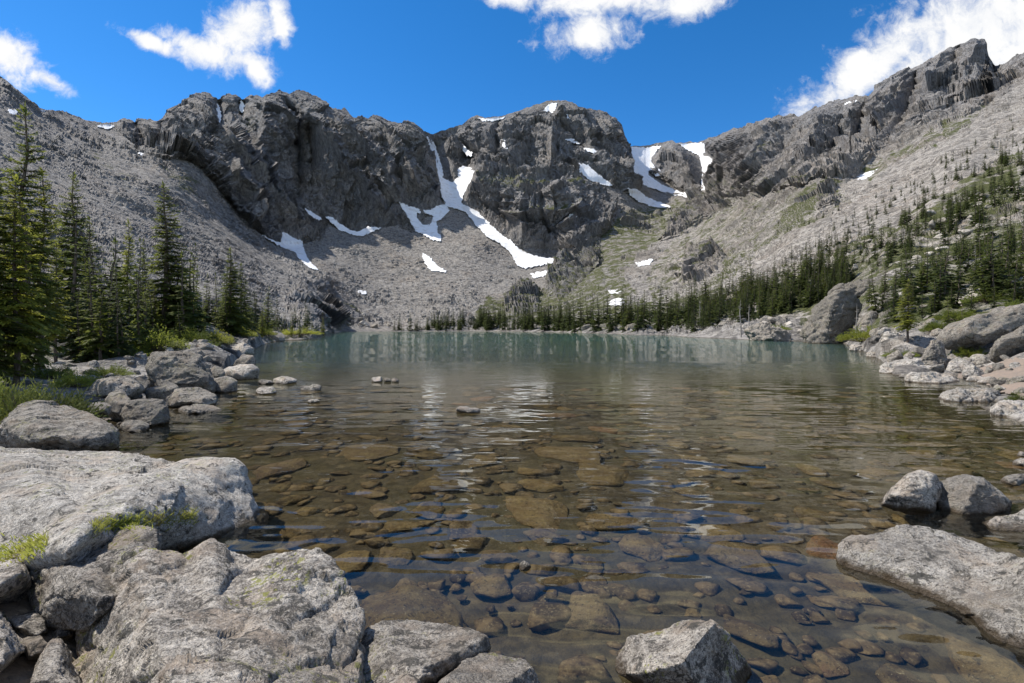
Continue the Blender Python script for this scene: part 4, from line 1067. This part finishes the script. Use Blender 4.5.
# ------------------------------------------------------------------ trees
def foliage(name, a, b, tip):
    m, t, P = material(name)
    oi = t.node('ShaderNodeObjectInfo'); g = t.node('ShaderNodeNewGeometry')
    n_ = t.noise(g.outputs['Position'], 2.2, 4, .65); n2_ = t.noise(g.outputs['Position'], 14.0, 3, .6)
    c = t.mix(t.mapr(n_, .35, .65), a, b)
    c = t.mix(t.mapr(n2_, .52, .70, 0, .8), c, tip)
    tone = t.mapr(oi.outputs['Random'], 0, 1, .72, 1.25)
    c = t.mix(1.0, c, t.comb(tone, tone, tone), 'MULTIPLY')
    t.l.new(c, P.inputs['Base Color']); P.inputs['Roughness'].default_value = .65
    tl = t.node('ShaderNodeBsdfTranslucent'); t.l.new(t.mix(.5, c, tip), tl.inputs['Color'])
    mxx = t.node('ShaderNodeMixShader'); mxx.inputs[0].default_value = .55
    o_ = m.node_tree.nodes['Material Output']
    t.l.new(P.outputs[0], mxx.inputs[1]); t.l.new(tl.outputs[0], mxx.inputs[2]); t.l.new(mxx.outputs[0], o_.inputs['Surface'])
    return m


m_fd = foliage('needles_dark', (.080, .108, .028), (.135, .165, .038), (.225, .245, .052))
m_fm = foliage('needles_green', (.165, .195, .034), (.27, .29, .046), (.38, .385, .07))
m_fb = foliage('needles_bright', (.095, .130, .022), (.16, .20, .032), (.27, .30, .055))
m_bark, t, P = material('bark')
g = t.node('ShaderNodeNewGeometry').outputs['Position']
t.l.new(t.mix(t.mapr(t.noise(t.vm('MULTIPLY', g, (1, 1, .25)), 22, 5, .7), .4, .6), (.065, .048, .038), (.17, .135, .11)), P.inputs['Base Color']); P.inputs['Roughness'].default_value = .95
t.l.new(t.bump(t.noise(t.vm('MULTIPLY', g, (1, 1, .2)), 30, 4, .7), .8, .02), P.inputs['Normal'])
m_dead, t, P = material('dead_wood')
P.inputs['Base Color'].default_value = (.30, .275, .25, 1); P.inputs['Roughness'].default_value = .9


def tube(V, Fq, pts, rad, ns=6):
    b0 = len(V); pts = [Vector(p) for p in pts]
    for i, (p, r_) in enumerate(zip(pts, rad)):
        d_ = (pts[min(i + 1, len(pts) - 1)] - pts[max(i - 1, 0)]).normalized()
        u_ = d_.orthogonal().normalized(); w_ = d_.cross(u_)
        for k in range(ns):
            a = 2 * math.pi * k / ns; V.append(p + u_ * (math.cos(a) * r_) + w_ * (math.sin(a) * r_))
    for i in range(len(pts) - 1):
        for k in range(ns):
            Fq.append((b0 + i * ns + k, b0 + i * ns + (k + 1) % ns, b0 + (i + 1) * ns + (k + 1) % ns, b0 + (i + 1) * ns + k))


def conifer(seed, width, lev, bpl, sprays, bare=.1, quad=.5, trunk_r=.014, power=.85):
    rnd = random.Random(seed)
    TV, TF, CV, CF = [], [], [], []
    bend = [(rnd.uniform(-.012, .012), rnd.uniform(-.012, .012)) for _ in range(7)]
    ax = [Vector((bend[i][0] * (i > 0), bend[i][1] * (i > 0), i / 6 - (.03 if i == 0 else 0))) for i in range(7)]
    tube(TV, TF, ax, [trunk_r * (1 - .93 * i / 6) + .0008 for i in range(7)], 8)

    def axis(z):
        q = min(max(z * 6, 0), 5.999); i = int(q); return ax[i].lerp(ax[i + 1], q - i)

    def leaf(p, d_, l, w):
        d_ = d_.normalized(); s_ = d_.cross(Vector((rnd.uniform(-.4, .4), rnd.uniform(-.4, .4), 1))).normalized()
        b0 = len(CV)
        dr = Vector((0, 0, -l * rnd.uniform(.05, .35)))
        CV.extend([p - s_ * w * .25, p + d_ * l * .55 + s_ * w * .5 + dr * .4, p + d_ * l + dr, p + d_ * l * .5 - s_ * w * .5 + dr * .4])
        CF.append((b0, b0 + 1, b0 + 2, b0 + 3))
    asym = rnd.uniform(0, 6.28)
    for i in range(lev):
        zr = bare + (.985 - bare) * ((i + rnd.uniform(-.3, .3)) / lev)
        zr = min(max(zr, bare), .985)
        h_ = (zr - bare) / (1 - bare)
        Lmax = width * (1 - h_) ** power * (1 if h_ > .12 else .65 + 3 * h_) + .012
        for k in range(bpl if h_ < .85 else max(3, bpl - 2)):
            if rnd.random() < .10: continue
            a = rnd.uniform(0, 6.28)
            L = Lmax * rnd.choice((.55, .8, .95, 1.05, 1.15)) * rnd.uniform(.85, 1.1) * (1 + .15 * math.cos(a - asym))
            o_ = axis(zr); dirh = Vector((math.cos(a), math.sin(a), 0))
            up = .55 * h_ + rnd.uniform(-.1, .1) - .12; curl = rnd.uniform(.1, .4)
            pts = []
            for j in range(5):
                s_ = j / 4
                pts.append(o_ + dirh * L * s_ + Vector((0, 0, L * (up * s_ - (.55 - .3 * h_) * s_ * s_ + curl * s_ ** 3))))
            if L > .03 and sprays > 3: tube(TV, TF, [pts[0], pts[2], pts[4]], [trunk_r * .22, trunk_r * .13, trunk_r * .03], 3)
            ns = max(2, int(round(sprays * (.45 + L / width))))
            for j in range(ns):
                s_ = .12 + .9 * (j + rnd.random() * .6) / ns
                s_ = min(s_, 1.0); q = s_ * 4; qi = min(int(q), 3); p = pts[qi].lerp(pts[qi + 1], q - qi); tg = (pts[qi + 1] - pts[qi]).normalized()
                sd_ = tg.cross(Vector((0, 0, 1))).normalized()
                for sg in (-1, 1):
                    if rnd.random() < .12: continue
                    tl_ = L * (.42 - .22 * s_) * rnd.uniform(.7, 1.25) + .008
                    dd = tg * rnd.uniform(.6, 1.2) + sd_ * sg * rnd.uniform(.5, 1.0) + Vector((0, 0, rnd.uniform(-.25, .2)))
                    if sprays > 6:
                        n_ = 3
                        for e in range(n_):
                            p2 = p + dd.normalized() * tl_ * e / n_ * .85
                            leaf(p2, dd + Vector((rnd.uniform(-.5, .5), rnd.uniform(-.5, .5), rnd.uniform(-.35, .3))), tl_ * .52, tl_ * .24 * quad * 2)
                    else:
                        leaf(p, dd, tl_, tl_ * quad)
            leaf(pts[3], pts[4] - pts[3], L * .35 + .01, L * .18 + .004)
    for k in range(6):
        leaf(Vector((ax[6].x, ax[6].y, .955 + k * .006)), Vector((rnd.uniform(-.6, .6), rnd.uniform(-.6, .6), 1.4)), .04, .012)
    to = lambda v: np.array([tuple(q) for q in v])
    return to(TV), np.array(TF), to(CV), np.array(CF)


def conifer_meshes(seed, mat, **k):
    a, b, c_, d_ = conifer(seed, **k)
    return np_mesh('trunk', a, b, m_bark), np_mesh('crown', c_, d_, mat, False)


def mono(seed, mat, **k):                             # far tree: trunk and crown in one mesh
    a, b, c_, d_ = conifer(seed, **k)
    me = np_mesh('spruce_tree', np.r_[a, c_], np.r_[b, d_ + len(a)], [m_bark, mat], False)
    mi = np.zeros(len(b) + len(d_), np.int32); mi[len(b):] = 1
    me.polygons.foreach_set('material_index', mi)
    return me


def tree(pair, p, h, label, group=None, rz=0, wide=1.0):
    r_ = bpy.data.objects.new('spruce_tree', None); COL.objects.link(r_)
    r_.location = p; r_.scale = (h * wide, h * wide, h); r_.rotation_euler = (0, 0, rz)
    link('trunk', pair[0], r_); link('crown', pair[1], r_)
    return tag(r_, label, 'tree', group)


big_d = [conifer_meshes(1 + i, m_fd, width=.118 + .015 * i, lev=50, bpl=5, sprays=9, bare=.09, quad=.55) for i in range(2)]
big_m = [conifer_meshes(5 + i, m_fm, width=.112 + .015 * i, lev=42, bpl=5, sprays=8, bare=.24, quad=.55) for i in range(2)]
sm_b = [conifer_meshes(9 + i, m_fb, width=.21, lev=22, bpl=6, sprays=7, bare=.12 + .14 * i, quad=.6, trunk_r=.018) for i in range(2)]
med = [conifer_meshes(20 + i, (m_fd, m_fm)[i % 2], width=.13 + .02 * i, lev=30, bpl=5, sprays=5, bare=.05, quad=.5) for i in range(3)]
NEAR = [(26, 372, 98, 'd', 0, 1, 'tallest dark spruce at far left, its tip reaching the skyline'), (41, 366, 162, 'm', 0, .95, 'bright green spruce with pale bare trunk beside the tallest spruce'), (16, 382, 168, 'm', 1, .9, 'bushy green spruce in front of the tallest spruce'),
        (-8, 384, 148, 'd', 1, 1, 'spruce cut by the left picture edge'), (74, 322, 164, 'd', 1, 1.1, 'dark broad spruce standing alone right of the leftmost clump'), (89, 322, 208, 'd', 0, 1, 'shorter dark spruce leaning on the broad dark one'),
        (128, 334, 218, 'm', 0, .7, 'slender spruce left of the tall spiky spruce'), (143, 330, 238, 'd', 1, .7, 'thin spruce close against the tall spiky spruce'), (166, 338, 183, 'd', 0, 1.25, 'tall spiky dark spruce above the bright shrubs'),
        (101, 356, 279, 's', 1, 1.1, 'little bright conifer on a bare straight trunk'), (155, 338, 288, 's', 0, .8, 'small lime green sapling, left of two by the shrubs'), (169, 338, 296, 's', 0, .8, 'small lime green sapling, right of two by the shrubs'),
        (133, 336, 288, 's', 1, .8, 'yellow green sapling under the slender spruces'), (197, 330, 266, 'x', 0, .8, 'dark mid distance spruce, left of three pointed ones'), (207, 330, 274, 'x', 2, .8, 'middle one of three pointed spruces right of the spiky spruce'),
        (216, 331, 276, 'x', 0, .8, 'right one of three pointed spruces, by the twin spruces'), (230, 338, 248, 'd', 1, 1.15, 'dense dark spruce, taller of the twins at the left shore'), (241, 338, 264, 'd', 0, 1.0, 'dense dark spruce, shorter of the twins at the left shore'),
        (256, 335, 294, 'x', 0, .8, 'thin dark spruce between the twins and the spit'), (268, 337, 288, 'x', 2, 1.0, 'spruce standing behind the egg shaped boulder'), (262, 340, 314, 'x', 1, 1.1, 'short light green spruce at the waterline by the egg shaped boulder'),
        (291, 338, 316, 'x', 1, .7, 'thin low spruce on the spit, nearest the egg shaped boulder'), (300, 338, 308, 'x', 0, .6, 'tallest thin spruce on the spit'), (323, 338, 313, 'x', 1, .7, 'last thin spruce at the tip of the spit'),
        (56, 350, 226, 'm', 1, .9, 'yellowish spruce filling the gap beside the broad dark spruce'), (2, 360, 200, 'm', 0, 1, 'pale green spruce at the picture edge under the tallest one'),
        (115, 332, 262, 'd', 1, .9, 'short dark spruce behind the little bright conifer'), (186, 334, 282, 'x', 1, 1.1, 'green spruce between the spiky spruce and three pointed ones'),
        (908, 352, 288, 'm', 1, 1.25, 'lone bushy spruce standing at the right waterline'), (948, 338, 300, 's', 0, .9, 'young bright spruce on the right bank above the upright block'), (962, 336, 306, 's', 0, .9, 'bright spruce sapling behind the inclined slab'),
        (1004, 336, 314, 's', 0, 1.1, 'bright dwarf spruce growing on the inclined slab')]
pools = {'d': big_d, 'm': big_m, 's': sm_b, 'x': med}
for i, (a, b, tp, k, j, wd, lab) in enumerate(NEAR):
    p = at(a, b); h_ = (b - tp) / F * p.y
    p.z -= .02 * h_
    tree(pools[k][j], p, h_, lab, None, i * 1.3, wd)

# forest on the right hillside, at the lake head and on the upper slopes
m_ff = foliage('needles_far', (.034, .052, .020), (.062, .084, .026), (.115, .136, .036))
m_fg = foliage('needles_far_green', (.058, .080, .022), (.10, .124, .030), (.165, .185, .042))
far_p = [mono(40 + i, (m_ff, m_fg, m_ff)[i % 3], width=(.15, .17, .19, .16, .14, .18)[i], lev=(24, 22, 21, 25, 23, 20)[i], bpl=6, sprays=3, bare=.03, quad=1.0, trunk_r=.014) for i in range(6)]
ZONES = [(460, [(540, 331), (560, 327), (600, 323), (650, 318), (700, 308), (745, 300), (800, 285), (850, 270), (850, 300), (790, 318), (745, 330), (700, 334), (640, 333), (570, 333)], 12, 20, 'spruce in the dense dark band along the far right shore', 'spruces of the far right shore'),
         (290, [(740, 292), (800, 262), (860, 235), (930, 205), (1024, 150), (1040, 200), (960, 245), (880, 275), (820, 300), (780, 315)], 4, 7.6, 'spruce scattered over the middle of the right hillside', 'spruces of the right hillside'),
         (120, [(860, 300), (900, 280), (960, 250), (1030, 205), (1040, 300), (1000, 318), (950, 318), (900, 322), (868, 322)], 4.0, 7.5, 'larger spruce in the near wood on the right hillside', 'spruces of the near right wood'),
         (150, [(880, 200), (950, 160), (1000, 130), (1030, 108), (1030, 150), (960, 190), (900, 225), (820, 258), (800, 258)], 3.0, 5.0, 'stunted spruce in the highest strip on the right slope', 'stunted spruces of the upper right slope'),
         (240, [(385, 329), (440, 326), (500, 320), (556, 322), (572, 331), (390, 331)], 9, 18, 'small spruce in the low belt at the lake head', 'spruces at the lake head'),
         (40, [(450, 300), (520, 296), (600, 262), (625, 280), (560, 318), (470, 318)], 2.5, 5, 'dwarf spruce on the green hummocks above the lake head', 'dwarf spruces above the lake head'),
         (22, [(760, 240), (800, 215), (850, 190), (840, 215), (790, 245)], 2.5, 4.5, 'tiny spruce beside the dark rib on the right scree', 'tiny spruces on the right scree')]
ZONES.append((62, [(58, 346), (110, 330), (190, 320), (246, 327), (238, 339), (190, 346), (100, 362)], 3.0, 6.8, 'green spruce filling the stand along the left shore', 'spruces of the left shore stand'))
ZONES.append((48, [(196, 333), (262, 328), (330, 326), (334, 335), (262, 341), (236, 340)], 2.5, 7.5, 'small spruce at the scree foot by the left spit', 'small spruces by the left spit'))
trees = []
for n_, poly, lo, hi, lab, grp in ZONES:
    P_ = np.array(poly, float); k = 0
    while k < n_:
        a, b = RNG.uniform(P_[:, 0].min(), P_[:, 0].max()), RNG.uniform(P_[:, 1].min(), P_[:, 1].max())
        if not inpoly(np.array([a]), np.array([b]), poly)[0]: continue
        if gn(np.array([[a / 16, b / 10, 3.0]]), 55)[0] < -.3: continue
        p = at(a, b); h_ = RNG.uniform(lo * .55, hi) * RNG.uniform(.7, 1.05); k += 1
        if lo == 12: h_ *= min(1, max(.45, p.y / 240))
        trees.append((h_ / p.y, p, h_, lab, grp))
trees.sort(key=lambda q: -q[0])
rest = []
for i, (s, p, h_, lab, grp) in enumerate(trees):
    me = far_p[RNG.integers(6)]; wd = RNG.uniform(.65, 1.4); rz = RNG.uniform(0, 6.28)
    if i < 262:
        o = link('spruce_tree', me); o.location = p - Vector((0, 0, .03 * h_)); o.scale = (h_ * wd, h_ * wd, h_); o.rotation_euler = (RNG.normal(0, .05), RNG.normal(0, .05), rz)
        tag(o, lab, 'tree', grp)
    else:
        rest.append((me, p, h_, wd, rz))
Vr, Fr, Mr = [], [], []; off = 0
cache = {}
for me, p, h_, wd, rz in rest:
    if me.name not in cache:
        v = np.empty(len(me.vertices) * 3); me.vertices.foreach_get('co', v)
        f = np.empty(len(me.loops), np.int32); me.loops.foreach_get('vertex_index', f)
        mi = np.empty(len(me.polygons), np.int32); me.polygons.foreach_get('material_index', mi)
        cache[me.name] = (v.reshape(-1, 3), f.reshape(-1, 4), mi)
    v, f, mi = cache[me.name]
    c_, s_ = math.cos(rz), math.sin(rz)
    w_ = np.c_[(v[:, 0] * c_ - v[:, 1] * s_) * wd, (v[:, 0] * s_ + v[:, 1] * c_) * wd, v[:, 2]] * h_ + np.array(p)
    Vr.append(w_); Fr.append(f + off); Mr.append(mi); off += len(v)
me = np_mesh('distant_forest', np.concatenate(Vr), np.concatenate(Fr), [m_bark, m_ff], False)
me.polygons.foreach_set('material_index', np.concatenate(Mr))
tag(link('distant_forest', me), 'far dwarf conifers strewn over the upper slopes and lake head', 'forest', kind='stuff')

# bleached dead trees
def snag(seed):
    rnd = random.Random(seed); V, Fq = [], []
    tube(V, Fq, [(0, 0, -.03), (.01, 0, .3), (-.01, .01, .65), (.015, 0, 1)], [.02, .016, .011, .002], 6)
    for k in range(26):
        z_ = rnd.uniform(.15, .95); a = rnd.uniform(0, 6.28); L = .16 * (1.1 - z_) * rnd.uniform(.5, 1.2) + .02
        tube(V, Fq, [(0, 0, z_), (math.cos(a) * L * .6, math.sin(a) * L * .6, z_ + L * .1), (math.cos(a) * L, math.sin(a) * L, z_ + L * rnd.uniform(-.3, .4))], [.006, .004, .001], 4)
    return np_mesh('dead_tree', np.array([tuple(q) for q in V]), np.array(Fq), m_dead)


sn = [snag(1), snag(2)]
for i, (a, b, tp, lab) in enumerate([(741, 338, 300, 'bleached dead tree, left of two by the low grey outcrop'), (749, 338, 305, 'bleached dead tree, right of two by the low grey outcrop'), (856, 342, 308, 'grey dead tree leaning by the great cracked boulder'),
                                     (872, 338, 312, 'grey snag on the bank right of the pale block'), (975, 285, 246, 'dead grey tree within the near right wood'), (700, 330, 300, 'thin bleached snag in the far right shore band')]):
    p = at(a, b); h_ = (b - tp) / F * p.y
    o = link('dead_tree', sn[i % 2]); o.location = p; o.scale = (h_, h_, h_); o.rotation_euler = (.06 * (i % 3 - 1), .08 * (i % 2), i)
    tag(o, lab, 'dead tree')


# shrubs: low sprays of needles on short stems
def shrub_meshes(seed, mat, n=260, leafs=14, w=.05):
    rnd = random.Random(seed); TV, TF, CV, CF = [], [], [], []
    for k in range(n):
        a = rnd.uniform(0, 6.28); r_ = math.sqrt(rnd.random()); hz = (1 - r_ ** 2) ** .5 * rnd.uniform(.35, 1.05) * .62 + .05
        tip = Vector((math.cos(a) * r_, math.sin(a) * r_, hz * (1 + .3 * math.sin(3 * a + seed))))
        st = Vector((tip.x * .35, tip.y * .35, 0))
        if k % 6 == 0: tube(TV, TF, [st * .3, st.lerp(tip, .5), tip], [.02, .012, .004], 4)
        d0 = (tip - st).normalized()
        for e in range(leafs):
            p = st.lerp(tip, .55 + .5 * rnd.random()) + Vector((rnd.gauss(0, .04), rnd.gauss(0, .04), rnd.gauss(0, .03)))
            d_ = (d0 + Vector((rnd.uniform(-1, 1), rnd.uniform(-1, 1), rnd.uniform(-.5, .8)))).normalized()
            s_ = d_.orthogonal().normalized(); l = rnd.uniform(.6, 1.3) * w * 1.7; b0 = len(CV)
            CV.extend([p, p + d_ * l * .5 + s_ * w * .28, p + d_ * l, p + d_ * l * .5 - s_ * w * .28]); CF.append((b0, b0 + 1, b0 + 2, b0 + 3))
    to = lambda v: np.array([tuple(q) for q in v])
    return np_mesh('stems', to(TV), np.array(TF), m_bark), np_mesh('foliage', to(CV), np.array(CF), mat, False)


sh_b = [shrub_meshes(3 + i, m_fb) for i in range(2)]
sh_d = [shrub_meshes(7 + i, m_fd, 380, 16) for i in range(1)]
sh_m = [shrub_meshes(11, m_fm)]
BUSH = [(150, 352, 36, 22, sh_b[0], 'large lime green shrub above the big squat boulder'), (190, 348, 26, 20, sh_b[1], 'bright green shrub right of the large lime shrub'), (128, 352, 22, 14, sh_b[1], 'low bright shrub left of the large lime shrub'),
        (210, 344, 22, 15, sh_m[0], 'green shrub spilling toward the flat pale slab'), (32, 424, 56, 42, sh_d[0], 'dark green juniper mat behind the steep faced grey boulder'), (4, 410, 40, 36, sh_d[0], 'dark juniper at the left picture edge'),
        (78, 384, 24, 14, sh_m[0], 'low green shrub under the pale trunked spruce'), (110, 372, 20, 10, sh_b[0], 'yellowish groundcover shrub on the left bank rubble'), (48, 372, 22, 14, sh_b[1], 'small bright shrub among the left trunks'),
        (175, 330, 24, 20, sh_m[0], 'green shrub at the foot of the spiky spruce'), (262, 338, 14, 8, sh_m[0], 'low shrub beside the egg shaped boulder'), (300, 337, 22, 7, sh_m[0], 'low brush along the spit'), (238, 340, 18, 9, sh_m[0], 'low brush under the twin spruces'),
        (862, 345, 22, 13, sh_m[0], 'green shrub patch beside the great cracked boulder'), (816, 340, 8, 8, sh_m[0], 'small bush right at the foot of the cracked boulder'), (946, 362, 15, 11, sh_b[0], 'yellow green shrub at the upright block'), (968, 354, 15, 10, sh_b[1], 'bright low shrub under the inclined slab'),
        (936, 338, 14, 11, sh_b[1], 'bright shrub behind the upright block'), (990, 308, 24, 14, sh_b[0], 'bright brush above the inclined slab at the right edge'), (955, 322, 18, 10, sh_b[1], 'light green brush above the wedge boulder'), (900, 358, 16, 6, sh_b[0], 'low grass green shrub at the foot of the lone shore spruce'),
        (1022, 402, 14, 12, sh_b[1], 'bright tuft of brush on the sand at the right edge'), (776, 334, 14, 5, sh_b[0], 'yellow green brush on the low grey outcrop'), (1018, 318, 18, 10, sh_b[0], 'bright brush at the right edge above the overhanging boulder')]
for i, (a, b, w_, h_, pr, lab) in enumerate(BUSH):
    p = at(a, b); k = p.y / F
    r_ = bpy.data.objects.new('shrub', None); COL.objects.link(r_); r_.location = p; r_.rotation_euler = (0, 0, i * 2.1)
    r_.scale = (w_ * k, w_ * k, h_ * k * 1.5)
    link('stems', pr[0], r_); link('foliage', pr[1], r_); tag(r_, lab, 'shrub')

# grass on the ledge between the big boulders
m_grass, t, P = material('grass_blades')
g = t.node('ShaderNodeNewGeometry').outputs['Position']
t.l.new(t.mix(t.mapr(t.noise(g, 4, 3, .6), .45, .62), (.21, .26, .04), (.34, .27, .12)), P.inputs['Base Color']); P.inputs['Roughness'].default_value = .7
tl = t.node('ShaderNodeBsdfTranslucent'); tl.inputs['Color'].default_value = (.40, .42, .08, 1)
mxx = t.node('ShaderNodeMixShader'); mxx.inputs[0].default_value = .5; t.l.new(P.outputs[0], mxx.inputs[1]); t.l.new(tl.outputs[0], mxx.inputs[2])
t.l.new(mxx.outputs[0], m_grass.node_tree.nodes['Material Output'].inputs['Surface'])
dg = bpy.context.evaluated_depsgraph_get()
V, Fq = [], []
rnd = random.Random(9)
hits = 0
for k in range(9000):
    if hits > 2600: break
    if rnd.random() < .65:
        a = rnd.uniform(92, 196); b = 529 - (a - 92) * .10 + rnd.gauss(0, 4) - 3
    else:
        a = rnd.uniform(-6, 48); b = 556 - max(a, 0) * .3 + rnd.gauss(0, 5)
    d_ = Vector(((a - CX) / F, 1, -(b - HY) / F)).normalized()
    ok, loc, nr_, _, ob_, _ = S.ray_cast(dg, cam.location, d_)
    if not ok or loc.y > 6 or ob_.name.startswith('lake'): continue
    hits += 1
    l = rnd.uniform(.02, .055); dv = Vector((rnd.gauss(0, .45), rnd.gauss(0, .45), 1)).normalized(); s_ = dv.orthogonal().normalized() * rnd.uniform(.0018, .0035)
    b0 = len(V); loc = loc - Vector((0, 0, .012))
    V.extend([loc - s_, loc + s_, loc + dv * l * .6 + s_ * .7 + Vector((dv.x, dv.y, 0)) * l * .2, loc + dv * l + Vector((dv.x, dv.y, -.2)) * l * .5]); Fq.append((b0, b0 + 1, b0 + 2, b0 + 3))
if V:
    tag(link('grass', np_mesh('grass', np.array([tuple(q) for q in V]), np.array(Fq), m_grass, False)), 'short yellow green grass on the ledge between the big boulders', 'grass', kind='stuff')

for o_ in COL.objects:
    if o_.type == 'MESH' and (o_.name.split('.')[0] in ('lake_bed', 'sunken_stone', 'pebbles', 'boulder', 'stone', 'rock', 'mountain_slope_left', 'mountain_slope_right', 'mountain_headwall')):
        o_.cycles.is_caustics_receiver = True
